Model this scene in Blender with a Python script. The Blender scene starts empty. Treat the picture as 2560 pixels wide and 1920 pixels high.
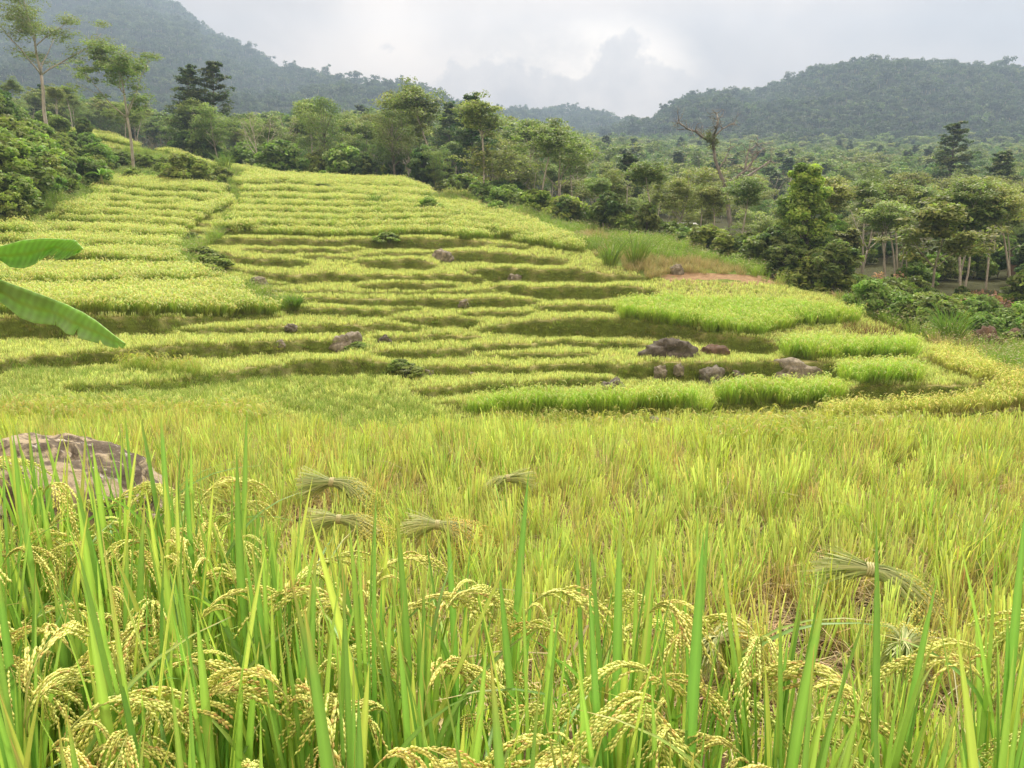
import bpy, math, random
import numpy as np
from mathutils import Vector, noise as mnoise
PI = math.pi
rng = np.random.default_rng(7)
random.seed(7)
sc = bpy.context.scene
COL = sc.collection

# ------------------------------------------------------------------ camera
PITCH = math.radians(11.3)
FPX = 1920.0                      # focal length in pixels of the 2560 px wide frame
cam_d = bpy.data.cameras.new('camera')
cam_d.sensor_fit = 'HORIZONTAL'
cam_d.sensor_width = 36.0
cam_d.lens = 36.0 * FPX / 2560.0
cam_d.clip_start = 0.05
cam_d.clip_end = 9000
cam = bpy.data.objects.new('camera', cam_d)
cam.location = (0, 0, 0)
cam.rotation_euler = (PI/2 - PITCH, 0, 0)
COL.objects.link(cam)
sc.camera = cam

# ------------------------------------------------------------------ light, sky, exposure
SUN_EL, SUN_AZ = math.radians(52), math.radians(14)      # azimuth to the right of straight ahead
sun_d = bpy.data.lights.new('sun', 'SUN')
sun_d.energy = 4.4
sun_d.angle = math.radians(12)
sun_d.color = (1.0, 0.95, 0.86)
sun = bpy.data.objects.new('sun', sun_d)
sd = Vector((math.sin(SUN_AZ)*math.cos(SUN_EL), math.cos(SUN_AZ)*math.cos(SUN_EL), math.sin(SUN_EL)))
sun.rotation_euler = sd.to_track_quat('Z', 'Y').to_euler()
sun.location = sd * 50
COL.objects.link(sun)

sc.view_settings.view_transform = 'Standard'
sc.view_settings.look = 'None'
sc.view_settings.gamma = 1.0
sc.view_settings.exposure = 0.50
try:
    sc.cycles.max_bounces = 7
    sc.cycles.diffuse_bounces = 3
    sc.cycles.transmission_bounces = 4
    sc.cycles.volume_bounces = 0
    sc.cycles.transparent_max_bounces = 6
    sc.cycles.use_denoising = True
    sc.cycles.use_adaptive_sampling = True
    sc.cycles.adaptive_threshold = 0.02
except Exception:
    pass

class NT:
    """small helper to write node trees"""
    def __init__(s, tree): s.t = tree
    def n(s, kind, **kw):
        nd = s.t.nodes.new(kind)
        for k, v in kw.items():
            if k == 'ins':
                for key, val in v.items():
                    if hasattr(val, 'is_linked') or hasattr(val, 'links'):
                        s.t.links.new(val, nd.inputs[key])
                    else:
                        nd.inputs[key].default_value = val
            else:
                setattr(nd, k, v)
        return nd
    def math(s, op, a, b=0.0, c=0.0, clamp=False):
        nd = s.n('ShaderNodeMath', operation=op, use_clamp=clamp)
        for i, v in enumerate((a, b, c)):
            if hasattr(v, 'links'): s.t.links.new(v, nd.inputs[i])
            else: nd.inputs[i].default_value = v
        return nd.outputs[0]
    def mix(s, f, a, b, blend='MIX'):
        nd = s.n('ShaderNodeMix', data_type='RGBA', blend_type=blend)
        for i, v in ((0, f), (6, a), (7, b)):
            if hasattr(v, 'links'): s.t.links.new(v, nd.inputs[i])
            else: nd.inputs[i].default_value = v if i == 0 else (tuple(v)+(1,) if len(v) == 3 else v)
        return nd.outputs[2]
    def ramp(s, f, stops, interp='LINEAR'):
        nd = s.n('ShaderNodeValToRGB')
        cr = nd.color_ramp; cr.interpolation = interp
        while len(cr.elements) < len(stops): cr.elements.new(0.5)
        for e, (p, c) in zip(cr.elements, stops):
            e.position = p
            e.color = (c, c, c, 1) if not hasattr(c, '__len__') else tuple(c)+(1,)
        s.t.links.new(f, nd.inputs[0])
        return nd.outputs[0]
    def noise(s, vec, scale, detail=4, rough=0.55, dist=0.0):
        nd = s.n('ShaderNodeTexNoise', ins={'Scale': scale, 'Detail': detail, 'Roughness': rough, 'Distortion': dist})
        if vec is not None: s.t.links.new(vec, nd.inputs['Vector'])
        return nd.outputs['Fac']
    def link(s, a, b): s.t.links.new(a, b)

def build_world():
    w = bpy.data.worlds.new('World'); sc.world = w; w.use_nodes = True
    t = w.node_tree; t.nodes.clear(); N = NT(t)
    out = N.n('ShaderNodeOutputWorld')
    tc = N.n('ShaderNodeTexCoord').outputs['Generated']
    sep = N.n('ShaderNodeSeparateXYZ', ins={0: tc})
    X, Y, Z = sep.outputs
    zz = N.math('ADD', N.math('MAXIMUM', Z, 0.0), 0.22)
    px, py = N.math('DIVIDE', X, zz), N.math('DIVIDE', Y, zz)
    pv = N.n('ShaderNodeCombineXYZ', ins={0: px, 1: py, 2: 0.0}).outputs[0]
    # broad layered cloud, seen in perspective
    n1 = N.noise(pv, 0.85, 5, 0.5, 0.35)
    n2 = N.noise(tc, 4.2, 6, 0.55, 0.2)
    base = N.ramp(n1, [(0.28, (0.31, 0.295, 0.315)), (0.44, (0.50, 0.475, 0.475)), (0.56, (0.74, 0.705, 0.68)), (0.72, (0.95, 0.90, 0.84))])
    lumps = N.ramp(n2, [(0.34, 0.86), (0.66, 1.12)])
    base = N.mix(1.0, base, lumps, 'MULTIPLY')
    # bright break in the cloud where the sun stands behind, and a low grey cumulus before it
    def lobe(X0, Y0, rx, ry, pw=1.0):
        u, s_ = px2us(X0, Y0)
        d = Vector((u, 1, s_)).normalized()
        ax = N.math('DIVIDE', N.math('SUBTRACT', X, d.x), rx)
        az = N.math('DIVIDE', N.math('SUBTRACT', Z, d.z), ry)
        r2 = N.math('ADD', N.math('MULTIPLY', ax, ax), N.math('MULTIPLY', az, az))
        g = N.math('MAXIMUM', N.math('SUBTRACT', 1.0, r2), 0.0)
        return N.math('MULTIPLY', g, N.math('GREATER_THAN', Y, 0.0))
    n3 = N.noise(tc, 8.5, 8, 0.6, 0.1)
    glow = N.math('ADD', lobe(1470, 215, 0.15, 0.085), N.math('MULTIPLY', lobe(1150, 120, 0.20, 0.06), 0.35))
    glowm = N.math('MULTIPLY', N.math('MULTIPLY', glow, 1.5, clamp=True), N.ramp(N.noise(tc, 5.5, 7, 0.6, 0.4), [(0.36, 0.25), (0.56, 1.0)]))
    base = N.mix(glowm, base, (1.06, 1.04, 0.99))
    cum = N.math('MAXIMUM', lobe(1560, 400, 0.15, 0.165), lobe(1290, 360, 0.17, 0.14))
    cum = N.math('MAXIMUM', cum, lobe(1680, 330, 0.05, 0.09))
    cum = N.math('MAXIMUM', cum, N.math('MULTIPLY', lobe(1100, 420, 0.40, 0.10), 0.8))
    cm = N.math('ADD', cum, N.math('MULTIPLY', N.math('SUBTRACT', n3, 0.5), 2.3))
    cmask = N.ramp(cm, [(0.38, 0.0), (0.50, 0.8), (0.9, 1.0)])
    ccol = N.ramp(N.noise(tc, 11, 6, 0.6), [(0.38, (0.38, 0.365, 0.385)), (0.64, (0.60, 0.58, 0.585))])
    base = N.mix(N.math('MULTIPLY', cmask, 0.9), base, ccol)
    # the cloud deck is brighter overhead than near the horizon
    lift = N.ramp(Z, [(0.0, 1.0), (0.30, 1.12), (0.55, 1.6), (0.95, 2.3)])
    base = N.mix(1.0, base, lift, 'MULTIPLY')
    base = N.mix(1.0, base, (1.19, 0.98, 0.79), 'MULTIPLY')
    sky = N.n('ShaderNodeTexSky', sky_type='NISHITA', sun_disc=False, sun_elevation=SUN_EL, sun_rotation=SUN_AZ, dust_density=3.0)
    bg1 = N.n('ShaderNodeBackground', ins={0: sky.outputs[0], 1: 0.08})
    bg2 = N.n('ShaderNodeBackground', ins={0: base, 1: 1.0})
    mx = N.n('ShaderNodeMixShader', ins={0: 0.94})
    N.link(bg1.outputs[0], mx.inputs[1]); N.link(bg2.outputs[0], mx.inputs[2])
    N.link(mx.outputs[0], out.inputs[0])
    try: w.cycles.sampling_method = 'MANUAL'; w.cycles.sample_map_resolution = 512
    except Exception: pass

def px2us(X, Y):
    """direction of a point of the 2560x1920 frame as (x/y, z/y)"""
    a = (np.asarray(X, float) - 1280.0)/FPX; b = (960.0 - np.asarray(Y, float))/FPX
    den = math.cos(PITCH) + b*math.sin(PITCH)
    return a/den, (-math.sin(PITCH) + b*math.cos(PITCH))/den
def us2px(u, s):
    b = np.tan(np.arctan(s) + PITCH)
    den = math.cos(PITCH) + b*math.sin(PITCH)
    return u*den*FPX + 1280.0, 960.0 - b*FPX
def Ys(Y): return px2us(1280, Y)[1]
build_world()

# ------------------------------------------------------------------ materials
def new_mat(name):
    m = bpy.data.materials.new(name); m.use_nodes = True; m.node_tree.nodes.clear()
    N = NT(m.node_tree); out = N.n('ShaderNodeOutputMaterial')
    return m, N, out
def leaf_mat(name, trans=0.35, rough=0.55, spec=0.25, var=0.25, tint=None, hue=0.03):
    """foliage: colour from the mesh's own 'Col' attribute, some light passes through"""
    m, N, out = new_mat(name)
    col = N.n('ShaderNodeVertexColor', layer_name='Col').outputs[0]
    rnd = N.n('ShaderNodeObjectInfo').outputs['Random']
    v = N.math('ADD', 1.0 - var/2, N.math('MULTIPLY', rnd, var))
    r2 = N.math('FRACT', N.math('MULTIPLY', rnd, 37.7))
    h = N.math('ADD', 0.5 - hue/2, N.math('MULTIPLY', r2, hue))
    hs = N.n('ShaderNodeHueSaturation', ins={'Hue': h, 'Saturation': 1.0, 'Value': v, 'Fac': 1.0, 'Color': col})
    c = hs.outputs[0]
    if tint: c = N.mix(1.0, c, tint, 'MULTIPLY')
    p = N.n('ShaderNodeBsdfPrincipled', ins={'Base Color': c, 'Roughness': rough, 'Specular IOR Level': spec})
    tcol = N.mix(1.0, c, (1.04, 1.22, 0.62), 'MULTIPLY')
    tr = N.n('ShaderNodeBsdfTranslucent', ins={0: tcol})
    mx = N.n('ShaderNodeMixShader', ins={0: trans})
    N.link(p.outputs[0], mx.inputs[1]); N.link(tr.outputs[0], mx.inputs[2]); N.link(mx.outputs[0], out.inputs[0])
    return m
def bark_mat(name, c1, c2, scale=6):
    m, N, out = new_mat(name)
    tc = N.n('ShaderNodeTexCoord').outputs['Object']
    mp = N.n('ShaderNodeMapping', ins={0: tc, 3: (1, 1, 0.25)}).outputs[0]
    f = N.noise(mp, scale, 6, 0.65)
    c = N.ramp(f, [(0.35, c1), (0.62, c2)])
    p = N.n('ShaderNodeBsdfPrincipled', ins={'Base Color': c, 'Roughness': 0.85, 'Specular IOR Level': 0.2})
    N.link(p.outputs[0], out.inputs[0]); return m
def rock_mat(name, c1, c2, c3, scale=1.5, lichen=0.5, warm=None):
    m, N, out = new_mat(name)
    tc = N.n('ShaderNodeTexCoord').outputs['Object']
    f = N.noise(tc, scale, 8, 0.65, 0.6)
    c = N.ramp(f, [(0.36, c1), (0.5, c2), (0.64, c1)])
    g = N.noise(tc, scale*3.3, 8, 0.7, 0.3)
    c = N.mix(N.ramp(g, [(0.57, 0.0), (0.64, lichen)]), c, c3)
    if warm:
        h = N.noise(tc, scale*1.1, 5, 0.6, 1.2)
        c = N.mix(N.ramp(h, [(0.48, 0.0), (0.56, 0.92)]), c, warm)
    fine = N.noise(tc, scale*22, 6, 0.7)
    c = N.mix(1.0, c, N.ramp(fine, [(0.3, 0.7), (0.7, 1.2)]), 'MULTIPLY')
    bmp = N.n('ShaderNodeBump', ins={'Strength': 0.7, 'Distance': 0.05, 'Height': N.math('ADD', f, N.math('MULTIPLY', fine, 0.5))})
    p = N.n('ShaderNodeBsdfPrincipled', ins={'Base Color': c, 'Roughness': 0.9, 'Specular IOR Level': 0.2, 'Normal': bmp.outputs[0]})
    N.link(p.outputs[0], out.inputs[0]); return m
def plain_mat(name, c, rough=0.8):
    m, N, out = new_mat(name)
    tc = N.n('ShaderNodeTexCoord').outputs['Object']
    k = N.mix(1.0, N.ramp(N.noise(tc, 5, 6, 0.65), [(0.3, 0.75), (0.7, 1.1)]), c, 'MULTIPLY')
    p = N.n('ShaderNodeBsdfPrincipled', ins={'Base Color': k, 'Roughness': rough, 'Specular IOR Level': 0.25})
    N.link(p.outputs[0], out.inputs[0]); return m
def ground_mat(name, scale=3.0):
    m, N, out = new_mat(name)
    col = N.n('ShaderNodeVertexColor', layer_name='Col').outputs[0]
    tc = N.n('ShaderNodeTexCoord').outputs['Object']
    a = N.noise(tc, scale, 8, 0.7); b = N.noise(tc, scale*9, 6, 0.7)
    c = N.mix(1.0, col, N.ramp(a, [(0.3, (0.62, 0.60, 0.60)), (0.7, (1.3, 1.3, 1.25))]), 'MULTIPLY')
    c = N.mix(1.0, c, N.ramp(b, [(0.3, (0.6, 0.6, 0.6)), (0.7, (1.35, 1.35, 1.3))]), 'MULTIPLY')
    bmp = N.n('ShaderNodeBump', ins={'Strength': 0.8, 'Distance': 0.06, 'Height': N.math('ADD', a, b)})
    p = N.n('ShaderNodeBsdfPrincipled', ins={'Base Color': c, 'Roughness': 0.95, 'Specular IOR Level': 0.1, 'Normal': bmp.outputs[0]})
    N.link(p.outputs[0], out.inputs[0]); return m

# ------------------------------------------------------------------ mesh helpers
class MB:
    """collects strips, quads and tubes with a colour per vertex"""
    def __init__(s): s.v = []; s.q = []; s.t = []; s.c = []; s.n = 0
    def add(s, v, quads=None, tris=None, col=(0.5, 0.5, 0.5)):
        v = np.asarray(v, np.float32).reshape(-1, 3)
        c = np.asarray(col, np.float32)
        if c.ndim == 1: c = np.tile(c, (len(v), 1))
        s.v.append(v); s.c.append(c.reshape(-1, 3))
        if quads is not None and len(quads): s.q.append(np.asarray(quads, np.int64) + s.n)
        if tris is not None and len(tris): s.t.append(np.asarray(tris, np.int64) + s.n)
        s.n += len(v)
    def mesh(s, name, mat, smooth=True):
        me = bpy.data.meshes.new(name)
        V = np.concatenate(s.v) if s.v else np.zeros((0, 3), np.float32)
        C = np.concatenate(s.c) if s.c else np.zeros((0, 3), np.float32)
        Q = np.concatenate(s.q) if s.q else np.zeros((0, 4), np.int64)
        T = np.concatenate(s.t) if s.t else np.zeros((0, 3), np.int64)
        me.vertices.add(len(V)); me.vertices.foreach_set('co', V.ravel())
        nl = Q.size + T.size
        me.loops.add(nl)
        me.loops.foreach_set('vertex_index', np.concatenate([Q.ravel(), T.ravel()]).astype(np.int32))
        me.polygons.add(len(Q) + len(T))
        ls = np.concatenate([np.arange(len(Q))*4, len(Q)*4 + np.arange(len(T))*3]).astype(np.int32)
        me.polygons.foreach_set('loop_start', ls)
        try: me.polygons.foreach_set('loop_total', np.concatenate([np.full(len(Q), 4), np.full(len(T), 3)]).astype(np.int32))
        except Exception: pass
        me.polygons.foreach_set('use_smooth', np.full(len(Q)+len(T), smooth))
        at = me.color_attributes.new('Col', 'FLOAT_COLOR', 'POINT')
        at.data.foreach_set('color', np.concatenate([C, np.ones((len(C), 1), np.float32)], 1).ravel().astype(np.float32))
        me.update(calc_edges=True)
        if mat: me.materials.append(mat)
        return me
    def obj(s, name, mat, parent=None, smooth=True):
        return link_obj(name, s.mesh(name, mat, smooth), parent)
    # strips: P (B,n,3) centre lines, S (B,n,3) unit side vectors, W (B,n) widths
    def strips(s, P, S, W, C, fold=0.0, up=None, mid=1.0):
        B, n, _ = P.shape
        W = np.broadcast_to(W, (B, n))[..., None]
        C = np.broadcast_to(np.asarray(C, np.float32), (B, n, 3)) if np.ndim(C) < 3 else C
        if fold:
            L = P - S*W/2 + up*W*fold; R = P + S*W/2 + up*W*fold
            V = np.stack([L, P, R], 2); k = 3
        else:
            V = np.stack([P - S*W/2, P + S*W/2], 2); k = 2
        CC = np.repeat(C[:, :, None, :], k, 2).astype(np.float32)
        if k == 3 and mid != 1.0: CC[:, :, 1] = np.clip(CC[:, :, 1]*mid, 0, 1)
        base = (np.arange(B)*n*k)[:, None, None] + (np.arange(n-1)*k)[None, :, None] + np.arange(k-1)[None, None, :]
        q = np.stack([base, base+1, base+k+1, base+k], -1).reshape(-1, 4)
        s.add(V.reshape(-1, 3), q, None, CC.reshape(-1, 3))
    def tube(s, pts, rad, col, k=6, cap=True):
        P = np.asarray(pts, float); n = len(P); R = np.broadcast_to(np.asarray(rad, float), (n,))
        T = np.gradient(P, axis=0); T /= np.linalg.norm(T, axis=1)[:, None] + 1e-9
        ref = np.array([0.31, 0.95, 0.05]); A = np.cross(T, ref); A /= np.linalg.norm(A, axis=1)[:, None] + 1e-9
        Bv = np.cross(T, A)
        ang = np.arange(k)*2*PI/k
        V = P[:, None, :] + R[:, None, None]*(np.cos(ang)[None, :, None]*A[:, None, :] + np.sin(ang)[None, :, None]*Bv[:, None, :])
        i = np.arange(n-1)[:, None]*k; j = np.arange(k)[None, :]; j2 = (j+1) % k
        q = np.stack([i+j, i+j2, i+k+j2, i+k+j], -1).reshape(-1, 4)
        col = np.asarray(col, np.float32)
        cc = np.repeat(col[:, None, :], k, 1).reshape(-1, 3) if col.ndim == 2 else col
        tris = None
        if cap:
            tris = [[(n-1)*k, (n-1)*k+a, (n-1)*k+a+1] for a in range(1, k-1)] + [[0, a+1, a] for a in range(1, k-1)]
        s.add(V.reshape(-1, 3), q, tris, cc)
def link_obj(name, data, parent=None, loc=None):
    o = bpy.data.objects.new(name, data); COL.objects.link(o)
    if parent is not None: o.parent = parent
    if loc is not None: o.location = loc
    return o
def tag(o, label=None, cat=None, group=None, kind=None):
    if label: o['label'] = label
    if cat: o['category'] = cat
    if group: o['group'] = group
    if kind: o['kind'] = kind
    return o
def thing(name, label, cat, loc, rz=0.0, group=None, scale=1.0):
    o = bpy.data.objects.new(name, None); COL.objects.link(o)
    o.location = loc; o.rotation_euler = (0, 0, rz); o.scale = (scale,)*3
    o.empty_display_size = 0.2
    return tag(o, label, cat, group)
def unit(a): return a/(np.linalg.norm(a, axis=-1, keepdims=True) + 1e-9)
def smooth01(t): t = np.clip(t, 0, 1); return t*t*(3-2*t)

def _hash(ix, iy, seed):
    h = (ix.astype(np.int64)*374761393 + iy.astype(np.int64)*668265263 + seed*2147483647) & 0xffffffff
    h = ((h ^ (h >> 13))*1274126177) & 0xffffffff
    return ((h ^ (h >> 16)) & 0xffff)/65535.0
def vnoise(x, y, seed=0, octv=4, gain=0.5):
    x = np.asarray(x, float); y = np.asarray(y, float); tot = 0.0; amp = 1.0; nrm = 0.0
    for o in range(octv):
        ix = np.floor(x); iy = np.floor(y); fx = x-ix; fy = y-iy
        fx = fx*fx*(3-2*fx); fy = fy*fy*(3-2*fy)
        a = _hash(ix, iy, seed+o); b = _hash(ix+1, iy, seed+o); c = _hash(ix, iy+1, seed+o); d = _hash(ix+1, iy+1, seed+o)
        tot = tot + amp*((a*(1-fx)+b*fx)*(1-fy) + (c*(1-fx)+d*fx)*fy - 0.5)*2; nrm += amp
        amp *= gain; x = x*2.03 + 11.3; y = y*2.03 + 5.7
    return tot/nrm

# ------------------------------------------------------------------ the lie of the land
# slope profile of the country in a fan of bearings: (frame row of the ground seen, distance in m)
MAIN = [(1157, 8.4), (1140, 10.2), (1194, 12.3), (1152, 16), (1108, 20), (1044, 21.4), (984, 24), (926, 27), (868, 30), (810, 33), (752, 36.5), (694, 40.5), (637, 45.5), (579, 52), (521, 60), (463, 70)]
LEFT = [(1157, 8.4), (1099, 11), (1041, 14.5), (984, 18), (926, 21), (868, 24), (810, 27), (752, 31), (694, 35.5), (637, 41), (579, 48), (521, 56), (463, 66), (405, 79), (347, 93)]
RIGHT = [(1157, 8.4), (1140, 10.2), (1194, 12.3), (1152, 16), (1140, 19), (1112, 20.2), (984, 23), (926, 26), (868, 29)]
def upto(base, Y):  return [p for p in base if p[0] > Y + 8 or p[1] < 21]
def blend(f):
    rows = [984, 926, 868, 810, 752, 694, 637, 579, 521, 463]; L = dict(LEFT); M = dict(MAIN)
    front = [(1157, 8.4), (1099, 11), (1041, 14.5 + 3*f)] if f < 0.5 else [(1157, 8.4), (1148, 10.2), (1165 + 25*(f-.5), 12.3), (1130, 15.5 + f), (1044, 15.4 + 6*f)]
    return front + [(Y, L[Y]*(1-f) + M[Y]*f) for Y in rows]
PROFILE = {
    -2600: upto(LEFT, 640) + [(600, 34), (480, 44), (380, 55), (250, 90), (200, 160), (190, 420)],
    -300: upto(LEFT, 640) + [(600, 37), (480, 44), (380, 55), (290, 76), (270, 105), (272, 160), (262, 260), (262, 420)],
    0: upto(LEFT, 600) + [(560, 43), (480, 47), (400, 57), (330, 78), (318, 100), (322, 140), (318, 230), (312, 420)],
    140: upto(LEFT, 540) + [(520, 50), (440, 58), (360, 78), (316, 96), (322, 120), (330, 170), (324, 260), (316, 420)],
    300: upto(LEFT, 463) + [(463, 66), (400, 80), (340, 96), (350, 120), (350, 170), (335, 260), (330, 420)],
    460: upto(blend(0.2), 463) + [(463, 66), (405, 80), (384, 88), (402, 105), (395, 150), (365, 240), (345, 420)],
    600: upto(blend(0.42), 440) + [(450, 72), (424, 80), (450, 96), (430, 130), (385, 200), (355, 300), (350, 420)],
    800: upto(blend(0.66), 463) + [(463, 70), (450, 75), (475, 88), (455, 120), (400, 180), (360, 280), (352, 420)],
    1000: upto(blend(0.86), 470) + [(470, 69), (457, 72), (482, 84), (470, 110), (415, 170), (372, 260), (358, 420)],
    1160: upto(MAIN, 500) + [(508, 63), (495, 65), (525, 76), (510, 100), (430, 165), (375, 260), (358, 420)],
    1300: upto(MAIN, 540) + [(540, 57), (532, 59), (565, 70), (560, 90), (480, 150), (400, 250), (372, 420)],
    1480: upto(MAIN, 600) + [(605, 48.5), (588, 52), (580, 54), (605, 64), (600, 85), (520, 150), (430, 250), (385, 420)],
    1650: upto(MAIN, 650) + [(650, 43.5), (615, 47), (606, 50), (640, 60), (625, 85), (530, 150), (435, 260), (390, 420)],
    1850: upto(MAIN, 720) + [(725, 38), (680, 42), (668, 45), (700, 54), (660, 80), (550, 140), (440, 260), (392, 420)],
    2050: upto(MAIN, 780) + [(785, 34), (750, 37), (738, 40), (745, 46), (690, 65), (570, 130), (445, 260), (392, 420)],
    2300: upto(RIGHT, 850) + [(870, 29.5), (845, 32), (830, 35), (800, 40), (720, 54), (640, 80), (550, 140), (445, 260), (392, 420)],
    2560: upto(RIGHT, 940) + [(935, 25), (905, 28), (870, 32), (815, 39), (730, 53), (640, 80), (550, 140), (445, 260), (392, 420)],
    4800: upto(RIGHT, 940) + [(935, 25), (905, 28), (870, 32), (815, 39), (730, 53), (640, 80), (550, 140), (445, 260), (392, 420)],
}
PX = np.array(sorted(PROFILE))
U_OF = np.array([px2us(X, 760)[0] for X in PX])
RIDGE = [(-2600, -40, 1500), (-900, -180, 1700), (-200, -170, 1650), (250, -70, 1550), (330, -45, 1500), (420, 10, 1450), (480, 40, 1420), (520, 84, 1400), (590, 116, 1350), (640, 150, 1300), (700, 184, 1230), (760, 200, 1180), (850, 214, 1120), (930, 230, 1060), (1000, 240, 1000), (1080, 258, 960), (1130, 282, 940), (1200, 306, 1150), (1290, 306, 1300), (1390, 298, 1400), (1490, 306, 1400), (1560, 322, 1300), (1625, 334, 1050), (1660, 300, 880), (1730, 248, 820), (1800, 228, 800), (1900, 232, 800), (1950, 205, 800), (2050, 172, 800), (2150, 156, 800), (2250, 156, 800), (2350, 172, 820), (2450, 172, 830), (2560, 188, 850), (2900, 260, 900), (4800, 330, 1000)]
RX = np.array([px2us(r[0], 300)[0] for r in RIDGE]); RS = np.array([Ys(r[1]) for r in RIDGE]) - 0.0115; RD = np.array([r[2] for r in RIDGE])
def base_at(u, y):
    """smooth ground height (camera at 0) for bearing u = x/y and forward distance y (y >= 8.4)"""
    zs = []
    for X in PX:
        t = PROFILE[X]
        d = np.array([p[1] for p in t], float); s = np.array([Ys(p[0]) for p in t])
        zs.append(np.interp(y, d, s*d))
    Z = np.stack(zs)                                        # (columns, ...)
    i = np.clip(np.searchsorted(U_OF, u) - 1, 0, len(PX)-2)
    f = np.clip((u - U_OF[i])/(U_OF[i+1]-U_OF[i]), 0, 1)
    f = 0.35*f + 0.65*f*f*(3-2*f)
    a = np.take_along_axis(Z, i[None], 0)[0]; b = np.take_along_axis(Z, (i+1)[None], 0)[0]
    z = a*(1-f) + b*f
    # the mountains
    R = np.interp(u, RX, RD); S = np.interp(u, RX, RS)
    zr = R*S
    t = (y - 400)/(R - 400)
    zm = z + (zr - z)*np.where(t < 1, 0.45*np.clip(t, 0, 1) + 0.55*smooth01(t)**1.0, 1.0)
    zm = np.where(t > 1, zr - (y - R)*0.35, zm)
    return np.where(y > 400, zm, z)
def near_edge(x): return 2.35 - 0.45*smooth01((x-0.2)/1.2) + 0.08*np.sin(3*x)
def base_z(x, y):
    x = np.asarray(x, float); y = np.asarray(y, float)
    u = x/np.maximum(y, 0.05)
    far = base_at(np.clip(u, -3, 3), np.maximum(y, 8.4))
    zn = -2.62 + 0.0*y
    far8 = far
    z = np.where(y < 8.4, zn, far8)
    k = smooth01((y-6)/5.0)
    z = zn*(1-k) + far8*k
    near = -1.62
    e = smooth01((near_edge(x) - y)/0.28 + 0.5)
    return z*(1-e) + near*e

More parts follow.
